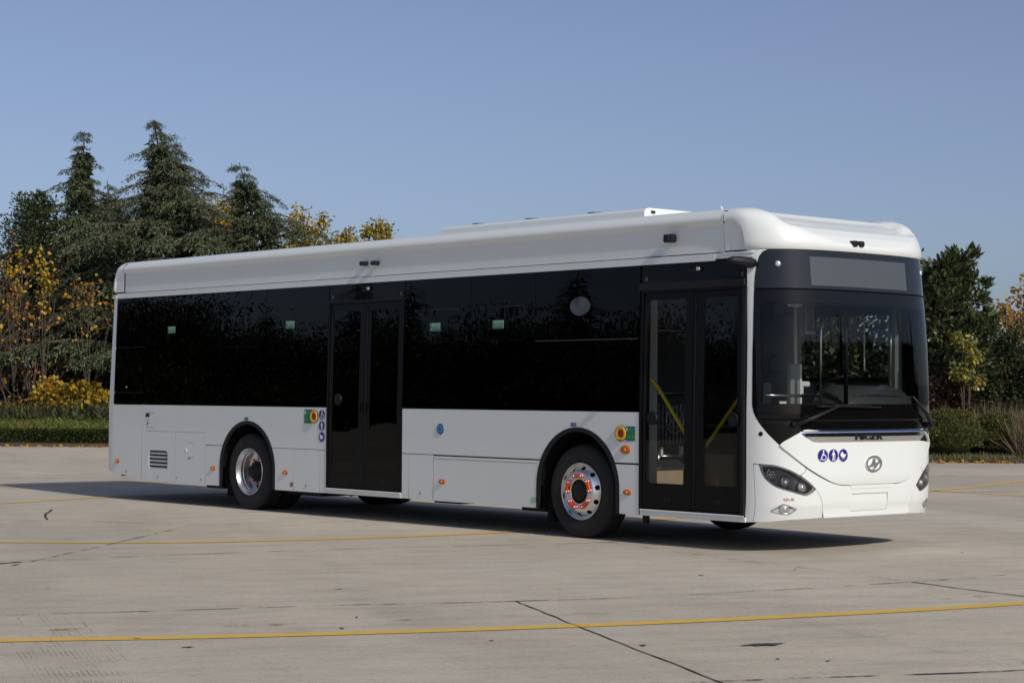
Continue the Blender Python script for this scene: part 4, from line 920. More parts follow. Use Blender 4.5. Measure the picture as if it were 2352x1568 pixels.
# asphalt-dark stain and grooved brush marks in the foreground
def blob(name,c,rx,ry,ang,mt,z,seed):
    rnd=random.Random(seed); n=22; v=[(c[0],c[1],z)]
    for i in range(n):
        a=2*PI*i/n; k=1+rnd.uniform(-.35,.35); x,y=rx*k*math.cos(a),ry*k*math.sin(a); v.append((c[0]+x*math.cos(ang)-y*math.sin(ang),c[1]+x*math.sin(ang)+y*math.cos(ang),z))
    tag(mk(name,v,[(0,1+i,1+(i+1)%n) for i in range(n)],mt),kind='structure')
Mst=wornmat('bitumen_stain',(.04,.04,.045),.3,.45,20)
blob('stain',(16.15,-6.33),.14,.05,1.2,Mst,.005,1)
rnd=random.Random(5)
for i in range(20):
    px=rnd.uniform(-50,2400); py=rnd.uniform(1260,1560); 
    d=FWD+RT*(px-1176)/FPX+UP*(784-py)/FPX; q=CAMP+d*(-CAMP[2]/d[2]); blob('stain',(q[0],q[1]),rnd.uniform(.010,.035),rnd.uniform(.006,.02),rnd.uniform(0,3),Mst,.0052,i+10)
Mg=wornmat('brushed_groove',(.35,.32,.275),.46,.66,2.5)
def grooves(a,b,w,nl,seed,z=.0045):
    rs=np.random.RandomState(seed); a=np.array(a);b=np.array(b);L=np.linalg.norm(b-a);t=(b-a)/L;n=np.array([-t[1],t[0]]); v=[];f=[]
    for i in range(nl):
        o=n*(i/(nl-1)-.5)*w; h=n*rs.uniform(.0018,.0036); s0=rs.uniform(0,.35)*L
        while s0<L*rs.uniform(.7,1):
            s1=min(L,s0+rs.uniform(.8,3)); p=a+t*s0+o; q=a+t*s1+o; k=len(v); v+=[(*(p-h),z),(*(q-h),z),(*(q+h),z),(*(p+h),z)]; f.append((k,k+1,k+2,k+3)); s0=s1+rs.uniform(.02,.4)
    tag(mk('brush_marks',v,f,Mg),kind='structure')
grooves((12.0,-8.9),(17.5,-11.2),.55,20,1); grooves((12.9,-9.9),(17.5,-11.9),.35,12,2); grooves((14.9,-4.9),(18.0,-5.9),.4,10,5)
# ---- planting beds behind the yard
soil=mat('dark_leafy_soil',(.06,.045,.03),.95,var=.5,vs=2)
bl=[gnd(-900,57),gnd(-60,52.5),gnd(300,52.3),gnd(900,51),gnd(1600,47),gnd(2050,44.3),gnd(2400,43.6),gnd(3600,45)]
v=[];f=[]
dv=np.array([FWD[0],FWD[1],0.]); dv/=np.linalg.norm(dv)
for p in bl:
    for k,(dd,z) in enumerate(((0,.0),(.02,.08),(6,.35),(14,.8),(45,1.2),(200,1.2))): q=p+dv*dd; v.append((q[0],q[1],z))
for i in range(len(bl)-1):
    for k in range(5): f.append((i*6+k,(i+1)*6+k,(i+1)*6+k+1,i*6+k+1))
o=mk('planting_bed',v,f,soil,None,True); tag(o,kind='structure')
# ------------------------------------------------------------------ foliage helpers
def fmat(name,col,rough=.6,tr=.25,spec=.25):
    m=bpy.data.materials.new(name); m.use_nodes=True; t=m.node_tree; p=t.nodes['Principled BSDF']; L=t.links.new; N=t.nodes.new
    p.inputs['Roughness'].default_value=rough; p.inputs['Specular IOR Level'].default_value=spec
    n=N('ShaderNodeTexNoise'); n.inputs['Scale'].default_value=1.3; n.inputs['Detail'].default_value=4; tc=N('ShaderNodeTexCoord'); L(tc.outputs['Object'],n.inputs['Vector'])
    cm=N('ShaderNodeMix'); cm.data_type='RGBA'; cm.inputs[6].default_value=(*[c*.72 for c in col],1); cm.inputs[7].default_value=(*[c*1.3 for c in col],1); L(n.outputs[0],cm.inputs[0]); L(cm.outputs[2],p.inputs['Base Color'])
    if tr:
        td=N('ShaderNodeBsdfTranslucent'); mx=N('ShaderNodeMixShader'); mx.inputs[0].default_value=tr; L(cm.outputs[2],td.inputs[0]); L(p.outputs[0],mx.inputs[1]); L(td.outputs[0],mx.inputs[2]); L(mx.outputs[0],t.nodes['Material Output'].inputs[0])
    return m
F={}
F['c1']=fmat('cedar_needles_lit_blue_green',(.135,.155,.095),tr=.1); F['c2']=fmat('cedar_needles_green',(.072,.088,.036),tr=.1); F['c3']=fmat('cedar_needles_shaded',(.030,.042,.020),tr=.05)  # light on the tips and shade inside the crown are coloured in
F['b1']=fmat('broadleaf_dark',(.030,.042,.018),.45,.1,.4); F['b2']=fmat('broadleaf_green',(.055,.072,.026),.4,.15,.45); F['b3']=fmat('broadleaf_light',(.12,.14,.055),.35,.15,.5)
F['y1']=fmat('yellow_leaf',(.50,.32,.030)); F['y2']=fmat('orange_leaf',(.40,.17,.025)); F['y3']=fmat('yellow_green_leaf',(.26,.25,.045)); F['y4']=fmat('olive_leaf',(.15,.13,.04)); F['rust']=fmat('rust_leaf',(.22,.09,.03))
F['h1']=fmat('hedge_sunlit_top_green',(.17,.18,.04)); F['h2']=fmat('hedge_green',(.065,.088,.022)); F['h3']=fmat('hedge_dark',(.022,.034,.009))  # sunlight on the hedge top is put into its brighter green
F['r1']=fmat('red_brown_leaf',(.085,.035,.030)); F['r2']=fmat('dark_plum_leaf',(.040,.022,.020))
F['g1']=fmat('dry_grass_straw',(.27,.215,.135)); F['g2']=fmat('dry_grass_grey',(.15,.12,.08)); F['s1']=fmat('shrub_olive',(.17,.175,.055)); F['s2']=fmat('shrub_dark_olive',(.085,.095,.030))
bark=mat('grey_brown_bark',(.085,.065,.05),.9,var=.3,vs=5); barkl=mat('pale_twig_bark',(.085,.062,.048),.9,var=.3,vs=5); 
def leaves(name,P,D,L,Wd,mi,mats,parent,rs,fold=0):
    """P centres (n,3), D directions (n,3), L lengths, Wd widths: rhombic leaf quads"""
    n=len(P); D=D/(np.linalg.norm(D,axis=1,keepdims=True)+1e-9); q=rs.normal(size=(n,3)); w=np.cross(D,q); w/=np.linalg.norm(w,axis=1,keepdims=True)+1e-9
    L=np.broadcast_to(L,(n,))[:,None]; Wd=np.broadcast_to(Wd,(n,))[:,None]
    A=P; Bq=P+D*L*.45+w*Wd*.5; Cq=P+D*L; Dq=P+D*L*.45-w*Wd*.5
    V=np.stack([A,Bq,Cq,Dq],1).reshape(-1,3)
    if parent is not None: V=V-np.array(parent.location)
    me=bpy.data.meshes.new(name); me.vertices.add(4*n); me.vertices.foreach_set('co',V.astype(np.float32).ravel())
    me.loops.add(4*n); me.loops.foreach_set('vertex_index',np.arange(4*n,dtype=np.int32)); me.polygons.add(n)
    me.polygons.foreach_set('loop_start',np.arange(0,4*n,4,dtype=np.int32)); me.polygons.foreach_set('loop_total',np.full(n,4,np.int32))
    for m in mats: me.materials.append(m)
    me.polygons.foreach_set('material_index',mi.astype(np.int32)); me.update(calc_edges=True); me.validate()
    o=bpy.data.objects.new(name,me); C.objects.link(o)
    if parent is not None: o.parent=parent
    return o
def trunk(parent,tubes,mt,name='trunk'):
    m=MB(); 
    for pts,rad in tubes: m.tube(pts,rad,6)
    return m.build(name,mt,parent,True)
def cedar(loc,H,Rm,seed,label,lean=(0,0),dens=1.0,base=.06,tops=1,pw=.8,group='tall conifers behind the hedge',cc=(.34,.40),irr=.3):
    rs=np.random.RandomState(seed); loc=np.array(loc,float); root=empty('cedar_tree',tuple(loc)); tag(root,label,'tree',group)
    TB=[];PP=[];DD=[];LL=[];WW=[];MI=[]
    for tp in range(tops):
        Hh=H*(1 if tp==0 else .93); off=np.array([0,0,0]) if tp==0 else np.array([RT[0],RT[1],0])*H*.07
        tx=lambda t:loc+np.array([lean[0]*t**4+off[0]*t**2,lean[1]*t**4+off[1]*t**2,Hh*t])
        TB.append(([tx(t) for t in np.linspace(0,1,10)],list(np.linspace(.26 if tp==0 else .12,.015,10))))
        t=base if tp==0 else .6
        while t<.995:
            Rl=Rm*(1-t)**pw*(1 if t>.12 else .9)+.12; nb=rs.randint(4,7)
            for k in range(nb):
                az=rs.uniform(0,2*PI); Lb=Rl*rs.uniform(1-irr*1.5,1+irr*1.15); h=np.array([math.cos(az),math.sin(az),0]); rise=rs.uniform(.10,.55); droop=rs.uniform(.30,.60)
                st=tx(t); n=7; pts=[st+h*Lb*u+np.array([0,0,Lb*(rise*u-droop*u**2.4)]) for u in np.linspace(0,1,n)]
                if Lb>.8 : TB.append((pts,list(np.linspace(.02+.012*Lb,.006,n))))
                nt=int((6+Lb*13)*dens)
                us=rs.uniform(.12,1.0,nt)**.8; side=np.cross(h,[0,0,1])
                for u in us:
                    c=st+h*Lb*u+np.array([0,0,Lb*(rise*u-droop*u**2.4)])
                    sg=rs.choice([-1,1]); tl=(.10+.30*Lb*(1-u*.75))*rs.uniform(.5,1.1); td=side*sg*rs.uniform(.6,1)+h*rs.uniform(.3,1.0); td/=np.linalg.norm(td)
                    m=max(2,int(tl/.085)); ww=np.linspace(0,1,m)
                    for w_ in ww:
                        q=c+td*tl*w_+np.array([0,0,-.55*tl*w_**2])
                        for r_ in range(3):
                            PP.append(q+rs.normal(size=3)*.03); DD.append(td*rs.uniform(.3,1.1)+rs.normal(size=3)*.35+np.array([0,0,-.55]))
                            ls_=.55+.45*min(1,(1-t)*2.2); LL.append(rs.uniform(.11,.22)*ls_); WW.append(rs.uniform(.028,.048)*ls_); e=rs.uniform(); outer=u*.6+w_*.4
                            MI.append(0 if e<cc[0]+.5*(outer-.5) else (1 if e<.82 else 2))  # outer needles take the painted lit tone more often
            t+=rs.uniform(.7,1.3)*(.014+.030*(1-t)**.5)*(12/H)**.5
        nf=int(5200*dens*(1 if tp==0 else .4)); tt=base+(1-base)*rs.uniform(0,1,nf)**1.35*.93; rr_=(Rm*(1-tt)**pw+.02)*.46*rs.uniform(.05,1,nf)**.6; aa=rs.uniform(0,2*PI,nf)
        for q_,r_,a_ in zip(tt,rr_,aa):
            PP.append(tx(q_)+np.array([r_*math.cos(a_),r_*math.sin(a_),-.25*r_])); DD.append(np.array([math.cos(a_),math.sin(a_),-.7])+rs.normal(size=3)*.5); LL.append(rs.uniform(.18,.34)); WW.append(rs.uniform(.06,.11)); MI.append(2 if rs.uniform()<.6 else 1)  # inner fill in darker needles paints the shade within the crown
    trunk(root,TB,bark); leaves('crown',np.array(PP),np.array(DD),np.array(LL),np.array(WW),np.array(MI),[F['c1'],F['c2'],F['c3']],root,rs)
    return root
def broad(name,loc,H,lobes,n,ls,mats,pr,seed,label,cat='tree',group=None,aspect=.5,clump=.35,tr=.12,bk=bark,crown='crown',hang=0,up=0):
    """lobes: (dx along image right, dy depth, z, radius)"""
    rs=np.random.RandomState(seed); loc=np.array(loc,float); root=empty(name,tuple(loc)); tag(root,label,cat,group)
    TB=[];PP=[];DD=[];MI=[]; rt=np.array([RT[0],RT[1],0.]); rt/=np.linalg.norm(rt)
    tot=sum(r**2 for *_,r in lobes); tips=[]
    for dx,dy,z,r in lobes:
        c=loc+rt*dx+dv*dy+np.array([0,0,z]); b=loc+np.array([0,0,min(z*.35,H*.3)])
        if tr: TB.append(([loc,b,(b+c)/2+rs.normal(size=3)*r*.15,c],[tr,tr*.75,tr*.45,tr*.12]))
        nc=max(3,int(14*(r/ .8)**1.3)); 
        for k in range(nc):
            d=rs.normal(size=3); d/=np.linalg.norm(d); cc=c+d*r*rs.uniform(.35,1.0)*np.array([1,1,.9])
            if tr: TB.append(([c+(cc-c)*.1,cc],[tr*.12,.006]))
            m=int(n*r**2/tot/nc)+1; sp=np.clip(rs.normal(size=(m,3)),-1.45,1.45)*r*clump*rs.uniform(.6,1.2); PP.append(cc+sp); DD.append(sp*.8+rs.normal(size=(m,3))*r*clump+np.array([0,0,up*r-hang*r])+d*.3*r); 
            sh=rs.uniform(); pp=np.array(pr)*(1+np.array([1,0,-1][:len(pr)]+[0]*(len(pr)-3))*(.6*(sh-.5))) if len(pr)>=3 else np.array(pr); pp=np.clip(pp,.01,None); pp/=pp.sum(); MI.append(rs.choice(len(pr),m,p=pp))
    PP=np.concatenate(PP);DD=np.concatenate(DD);MI=np.concatenate(MI); k=PP[:,2]>.03; PP=PP[k];DD=DD[k];MI=MI[k]
    if tr: trunk(root,TB,bk)
    L=rs.uniform(.7,1.25,len(PP))*ls
    leaves(crown,PP,DD,L,L*aspect,MI,mats,root,rs); return root
def hpx(px,py,D): return ht(px,py,D)
# ---- conifers (left)
g=gnd(178,66); cedar(g,hpx(178,300,66),3.7,11,'slim grey-green cedar with a pointed top, leftmost of the tall conifers',lean=(.1,.1),dens=1.45,pw=1.0,irr=.42)
g=gnd(390,64); cedar(g,hpx(376,275,64),5.6,12,'tallest and widest cedar with a forked top above the rear of the bus',lean=(-.42,-.48),tops=2,pw=.92,dens=1.3,irr=.45)
g=gnd(258,70); cedar(g,hpx(246,412,70),3.6,13,'short blue-green cedar squeezed between the slim and the tallest cedar',lean=(-.2,-.2),tops=2,pw=.8,dens=1.2,cc=(.5,.4))
g=gnd(597,63); cedar(g,hpx(592,372,63),5.6,14,'cedar with a hooked tip standing behind the middle of the bus roof',lean=(-.5,-.55),pw=.92,dens=1.35,cc=(.25,.4),irr=.45)
g=gnd(60,65.5); cedar(g,hpx(60,520,65.5),3.3,15,'low dark cedar with drooping boughs at the left edge behind the hedge',pw=.6,dens=.9,cc=(.05,.35))
g=gnd(190,66.5); cedar(g,hpx(190,630,66.5),2.7,16,'low spreading cedar beside the rear corner of the bus',pw=.55,dens=1.0,cc=(.05,.35))
g=gnd(480,62); cedar(g,hpx(480,545,62),3.0,17,'short dense cedar filling the gap below the tallest cedar',pw=.6,dens=.7,cc=(.3,.4))
g=gnd(690,66); cedar(g,hpx(690,520,66),2.4,18,'small cedar at the right end of the conifer row',pw=.7,dens=.7,cc=(.25,.4))
# ---- broadleaf left
D=65; k=D/FPX
broad('evergreen_tree',gnd(110,D),6,[(0-.5,0,hpx(80,520,D),1.0),(-.3,0,hpx(90,600,D),1.3),(.7,0,hpx(150,620,D),1.15),(-1.2,.3,hpx(40,680,D),1.3),(.3,-.2,hpx(120,720,D),1.5),(1.2,.2,hpx(190,720,D),1.2),(-.4,-.3,hpx(90,810,D),1.4),(-.35,0,hpx(82,470,D),.45)],42000,.125,[F['b1'],F['b2'],F['b3']],(.55,.36,.09),21,'dense dark evergreen with small leaves behind the bare branches at left',group='broadleaf trees behind the hedge',clump=.28)
# bare autumn tree
def bare(name,loc,H,seed,label,spread,leafn,lm,lp,group=None,ls=.12,az0=None,lev=5,cat='tree'):
    rs=np.random.RandomState(seed); loc=np.array(loc,float); root=empty(name,tuple(loc)); tag(root,label,cat,group); TB=[];tips=[]
    def grow(p,d,L,r,l):
        pts=[p]; q=p.copy(); dd=d.copy(); n=5
        for i in range(n):
            dd=dd+rs.normal(size=3)*.13+np.array([0,0,.04]); dd/=np.linalg.norm(dd); q=q+dd*L/n; pts.append(q.copy())
            if l<=2: tips.append((q.copy(),dd.copy()))
        TB.append((pts,list(np.linspace(r,r*.55,n+1))))
        if l==0: return
        for k in range(rs.randint(2,4)):
            j=rs.randint(2,n+1); nd=dd*.8+rs.normal(size=3)*spread*np.array([1,1,.7])+np.array([0,0,.12]); nd/=np.linalg.norm(nd); grow(pts[j],nd,L*rs.uniform(.6,.85),r*.6,l-1)
        nd=dd+rs.normal(size=3)*.2; grow(pts[-1],nd/np.linalg.norm(nd),L*.75,r*.6,l-1)
    for s in range(2):
        d=np.array([rs.normal()*.25,rs.normal()*.25,1.]); d/=np.linalg.norm(d); grow(loc,d,H*.30,.05,lev)
    trunk(root,TB,barkl)
    T=rs.randint(0,len(tips),leafn); P=np.array([tips[i][0] for i in T])+rs.normal(size=(leafn,3))*.07; Dr=rs.normal(size=(leafn,3))*.6+np.array([0,0,-.7]); MI=rs.choice(len(lp),leafn,p=lp); L=rs.uniform(.7,1.3,leafn)*ls
    leaves('crown',P,Dr,L,L*.75,MI,lm,root,rs); return root
bare('bare_tree',gnd(35,62.3),hpx(60,410,62.3),31,'nearly bare autumn tree with orange leaves at the left edge of the photo',.42,150,[F['y2'],F['y1'],F['rust']],[.5,.3,.2],group='trees shedding autumn leaves',ls=.15,lev=3)
bare('bare_tree',gnd(120,62.4),hpx(110,590,62.4),33,'lower bare tree with pale branches reaching towards the rear of the bus',.6,120,[F['y2'],F['y1'],F['rust']],[.35,.35,.3],group='trees shedding autumn leaves',ls=.14,lev=3)
bare('bare_tree',gnd(-40,62.5),hpx(0,400,62.5),34,'bare twiggy tree cut by the left edge of the photo',.5,150,[F['y2'],F['rust']],[.5,.5],group='trees shedding autumn leaves',ls=.14,lev=3)
# yellow leaf sprays on the shrubs
D=51
rsx=random.Random(3)
def spray(px,py,D,w,h,n,seed,label,mats=None,pr=(.55,.25,.20),ls=.125,name='yellow_shrub',group='yellow leaved shrubs',hang=.5,tr=.03):
    z=hpx(px,py,D); m=w/FPX*D; hh=h/FPX*D; lob=[(random.Random(seed+i).uniform(-.5,.5)*m,0,max(.3,z+random.Random(seed*3+i).uniform(-.5,.5)*hh),.22*(m+hh)/2+.12) for i in range(7)]
    return broad(name,gnd(px,D),z,lob,n,ls,mats or [F['y1'],F['y3'],F['y2']],pr,seed,label,cat='shrub',group=group,clump=.4,tr=tr,hang=hang,aspect=.8)
spray(32,650,62,50,110,150,41,'drooping spray of orange-yellow leaves high at the left edge',pr=(.6,.1,.3))
spray(100,640,62,24,130,170,42,'narrow hanging column of bright yellow leaves right of the orange spray',pr=(.8,.15,.05))
spray(70,720,62,110,60,60,43,'loose band of orange leaves over the dark cedar boughs',pr=(.4,.0,.6),ls=.12)
spray(205,700,62,110,110,130,46,'scattered orange leaves beside the rear corner of the bus',pr=(.4,.0,.6),ls=.12)
spray(200,922,61.2,110,75,3000,44,'bright yellow leafed shrub on the hedge beside the rear of the bus',ls=.17,pr=(.6,.36,.04),hang=.2)
spray(140,930,61.4,100,60,1600,47,'yellow leafed shrub showing above the middle of the hedge',ls=.16,pr=(.6,.3,.1),hang=.2)
spray(50,945,61.6,110,26,500,45,'few yellow leaves peeking over the left part of the hedge',ls=.14)
D=64
broad('yellow_tree',gnd(715,D),6,[(-.3,0,hpx(700,515,D),.55),(.25,0,hpx(728,512,D),.40),(-.6,0,hpx(690,552,D),.7),(.1,0,hpx(722,560,D),.6),(.6,0,hpx(762,565,D),.45)],1600,.12,[F['y1'],F['y3'],F['y4']],(.5,.33,.17),51,'yellow leaved tree right of the hooked cedar',group='yellow trees above the bus roof',clump=.42,aspect=.7,hang=.5,tr=.05)
broad('yellow_tree',gnd(520,D+4),6,[(-.2,0,hpx(515,500,D+4),.7),(.3,0,hpx(535,540,D+4),.8)],2600,.13,[F['y1'],F['y3'],F['y4']],(.5,.33,.17),52,'yellow leaves glimpsed between the tallest and the hooked cedar',group='yellow trees above the bus roof',clump=.33,aspect=.7,tr=.05)
broad('yellow_tree',gnd(850,D),6,[(-.75,0,hpx(806,540,D),.26),(-.2,0,hpx(836,528,D),.30),(.15,0,hpx(860,520,D),.30),(.5,0,hpx(885,520,D),.28),(.1,0,hpx(852,550,D),.6),(-.9,0,hpx(790,560,D),.5),(.55,0,hpx(893,555,D),.35)],1500,.12,[F['y3'],F['y4'],F['y1']],(.42,.35,.23),53,'olive and yellow leaved tree above the middle of the bus roof',group='yellow trees above the bus roof',clump=.36,aspect=.6,hang=.8,tr=.05)
# ---- filler behind the bus, seen through the cab
for i,(px,D,pt) in enumerate(((820,58,640),(980,57,660),(1150,56,650),(1320,55,640),(1500,54,620),(1680,52,600))):
    h=hpx(px,pt,D); broad('evergreen_tree',gnd(px,D),h,[(random.Random(i*9+j).uniform(-1.3,1.3),random.Random(i*5+j).uniform(-.5,.5),h*(.25+.11*j),.95) for j in range(6)],4200,.16,[F['b1'],F['b2'],F['b3']],(.45,.38,.17),60+i,'dark evergreen tree hidden behind the white bus',group='evergreen trees hidden behind the bus')
for i,(px,D,pt) in enumerate(((1840,49,640),(1960,48,600),(2070,50,620))):
    h=hpx(px,pt,D); broad('magnolia_tree',gnd(px,D),h,[(random.Random(i*9+j).uniform(-.9,.9),random.Random(i*5+j).uniform(-.4,.4),h*(.15+.115*j),.85) for j in range(7)],6500,.20,[F['b1'],F['b2'],F['b3']],(.42,.38,.20),70+i,['magnolia seen through the left part of the windscreen','magnolia seen through the middle of the windscreen','magnolia seen through the right part of the windscreen'][i],group='magnolia trees behind the bus front')
# ---- right side
D=46
broad('magnolia_tree',gnd(2170,D),4.5,[(-.2,0,hpx(2150,640,D),.55),(.12,0,hpx(2180,620,D),.42),(.45,0,hpx(2212,605,D),.30),(.72,0,hpx(2240,660,D),.32),(.3,0,hpx(2195,690,D),.55),(-.3,0,hpx(2140,720,D),.65),(.2,0,hpx(2190,760,D),.65),(.95,0,hpx(2262,725,D),.30),(.75,0,hpx(2240,770,D),.50),(-.1,0,hpx(2160,810,D),.7),(-.5,0,hpx(2130,870,D),.7),(.5,.2,hpx(2215,850,D),.6)],10500,.175,[F['b1'],F['b2'],F['b3']],(.38,.38,.24),81,'large leaved magnolia right of the bus front',group='magnolia trees behind the bus front',clump=.26,aspect=.45,up=.3,tr=.07)
D=50
def orange_tree(px,pt,seed,label,w):
    h=hpx(px,pt,D); rs_=random.Random(seed); broad('orange_tree',gnd(px,D),h,[(rs_.uniform(-w,w),0,h*(.38+.08*j),.42-.03*j) for j in range(8)],1500,.115,[F['y2'],F['y1'],F['y4']],(.35,.30,.35),seed,label,group='orange autumn trees at right',clump=.5,aspect=.7,tr=.04,hang=.2)
orange_tree(2330,620,85,'upright orange leaved tree at the right edge of the photo',.35); orange_tree(2400,640,86,'orange leaved tree cut by the right edge of the photo',.5)
D=45
broad('yellow_shrub',gnd(2215,D),1.8,[(-.05,0,hpx(2215,790,D),.22),(.15,0,hpx(2235,815,D),.22),(-.1,0,hpx(2200,850,D),.25),(.15,0,hpx(2230,860,D),.25)],1300,.105,[F['y3'],F['y1'],F['b3']],(.42,.14,.44),87,'slender shrub with yellow-green leaves in front of the magnolia',cat='shrub',group='yellow leaved shrubs',aspect=.7,clump=.45,hang=.5,tr=.03)
D=47
broad('dark_shrub',gnd(2290,D),2,[(-.5,0,hpx(2265,850,D),.5),(.1,0,hpx(2305,820,D),.6),(.7,0,hpx(2350,830,D),.7),(.1,0,hpx(2300,900,D),.6),(.9,0,hpx(2370,900,D),.7),(-.5,0,hpx(2260,910,D),.5)],20000,.085,[F['b1'],F['b2'],F['s2']],(.55,.35,.10),88,'broad dark green shrub under the orange tree at right',cat='shrub',clump=.3)
D=45.5
broad('red_brown_shrub',gnd(2180,D),1.4,[(-.5,0,hpx(2135,905,D),.4),(0,0,hpx(2180,900,D),.42),(.45,0,hpx(2225,905,D),.40),(-.2,0,hpx(2160,940,D),.4),(.3,0,hpx(2210,945,D),.38)],4200,.08,[F['r2'],F['r1'],F['s1']],(.5,.36,.14),89,'low shrub of plum and red-brown leaves above the left round bush',cat='shrub',clump=.35)
broad('red_brown_shrub',gnd(2330,D+2),1.4,[(-.3,0,hpx(2310,905,D+2),.4),(.3,0,hpx(2350,910,D+2),.4)],2200,.08,[F['r2'],F['s2'],F['r1']],(.5,.3,.2),90,'dark reddish shrub behind the dry grass at right',cat='shrub',clump=.35)
def roundbush(px,D,rx,rz,n,seed,label):
    rs=np.random.RandomState(seed); c=gnd(px,D); root=empty('round_bush',tuple(c)); tag(root,label,'bush','clipped round bushes at right')
    d=rs.normal(size=(n,3)); d/=np.linalg.norm(d,axis=1,keepdims=True); d[:,2]=np.abs(d[:,2])*1.0-.25*(rs.uniform(size=n)<.4)
    bm_=1+.06*np.sin(d[:,0]*9+seed)*np.cos(d[:,1]*8)+.05*np.sin(d[:,2]*11)
    P=c+np.array([0,0,rz*.42])+d*np.array([rx,rx,rz*.60])*(bm_*rs.uniform(.86,1.03,n))[:,None]; P[:,2]=np.maximum(P[:,2],.05)
    L=rs.uniform(.035,.075,n); MI=rs.choice(3,n,p=[.50,.35,.15]); leaves('foliage',P,d+rs.normal(size=(n,3))*.6+np.array([0,0,.5]),L,L*.42,MI,[F['s1'],F['s2'],F['b1']],root,rs)
    m=MB(); v=[];f=[]
    for i in range(9):
        for j in range(16):
            a=PI*i/8; b=2*PI*j/16; v.append(c+np.array([0,0,rz*.42])+np.array([rx*math.sin(a)*math.cos(b),rx*math.sin(a)*math.sin(b),rz*.60*math.cos(a) if a<PI/2 else rz*.42*math.cos(a)])*.84)
    for i in range(8):
        for j in range(16): f.append((i*16+j,i*16+(j+1)%16,(i+1)*16+(j+1)%16,(i+1)*16+j))
    m.add(v,f); m.build('inner_twigs',F['s2'],root,True)
roundbush(2178,45.2,.76,1.20,19000,91,'olive green round bush nearest to the bus front'); roundbush(2290,45.6,.66,1.10,16000,92,'darker round bush near the right edge of the photo')
roundbush(2070,45.8,.62,1.05,9000,93,'round bush hidden behind the right front corner of the bus')
# grasses and litter
def grass(name,boxes,n,L0,L1,mats,pr,seed,bend=.5,w=.02,kindlabel=None):
    rs=np.random.RandomState(seed); P=[]
    for px0,px1,D0,D1 in boxes:
        m=n//len(boxes); px=rs.uniform(px0,px1,m); Dd=rs.uniform(D0,D1,m)
        q=CAMP[None]+(FWD[None]+RT[None]*((px-1176)/FPX)[:,None])*Dd[:,None]; q[:,2]=.02+np.clip((Dd-44)*.06,0,.8)*.8; P.append(q)
    P=np.concatenate(P); m=len(P); Dr=rs.normal(size=(m,3))*bend+np.array([0,0,1.]); L=rs.uniform(L0,L1,m); o=leaves(name,P,Dr,L,w,rs.choice(len(pr),m,p=pr),mats,None,rs); tag(o,kind='stuff',label=kindlabel,cat='grass'); return o
grass('dry_grass',[(2215,2420,46.2,48.6)],8000,.8,1.45,[F['g1'],F['g2'],F['s1']],[.4,.45,.15],101,.42,.018,'tall dry grass clump behind the round bushes')
grass('dry_grass',[(2335,2440,44.6,46.4)],4000,.6,1.25,[F['g1'],F['g2'],F['s1']],[.45,.4,.15],102,.42,.018,'dry straw grass at the right edge beside the round bush')
grass('weeds',[(2020,2460,43.9,45.2)],6500,.05,.20,[F['s1'],F['g1'],F['b2'],F['s2']],[.35,.25,.25,.15],103,.7,.022,'low weeds along the edge of the yard at right')
grass('ground_cover',[(2020,2500,46,54)],9000,.15,.5,[F['r2'],F['s2'],F['g2'],F['b1']],[.3,.3,.15,.25],104,.7,.05,'dark mixed undergrowth behind the bushes at right')
grass('ground_cover',[(-300,1900,57,64)],9000,.2,.7,[F['b1'],F['s2'],F['r2']],[.5,.35,.15],105,.7,.06,'dark undergrowth below the conifers')
def litter(px0,px1,D0,D1,n,seed,label):
    rs=np.random.RandomState(seed); px=rs.uniform(px0,px1,n); Dd=D0+(D1-D0)*rs.beta(1.2,2,n); q=CAMP[None]+(FWD[None]+RT[None]*((px-1176)/FPX)[:,None])*Dd[:,None]; q[:,2]=.015+rs.uniform(0,.03,n)
    Dr=rs.normal(size=(n,3))*np.array([1,1,.35]); L=rs.uniform(.05,.11,n); o=leaves('leaf_litter',q,Dr,L,L*.7,rs.choice(4,n,p=[.35,.3,.2,.15]),[F['y1'],F['y2'],F['rust'],F['g1']],None,rs); tag(o,label,'fallen leaves',kind='stuff')
litter(-250,1000,51.6,52.9,900,111,'fallen yellow leaves along the foot of the long hedge')
litter(2020,2480,43.2,44.8,420,112,'fallen leaves along the yard edge below the round bushes')
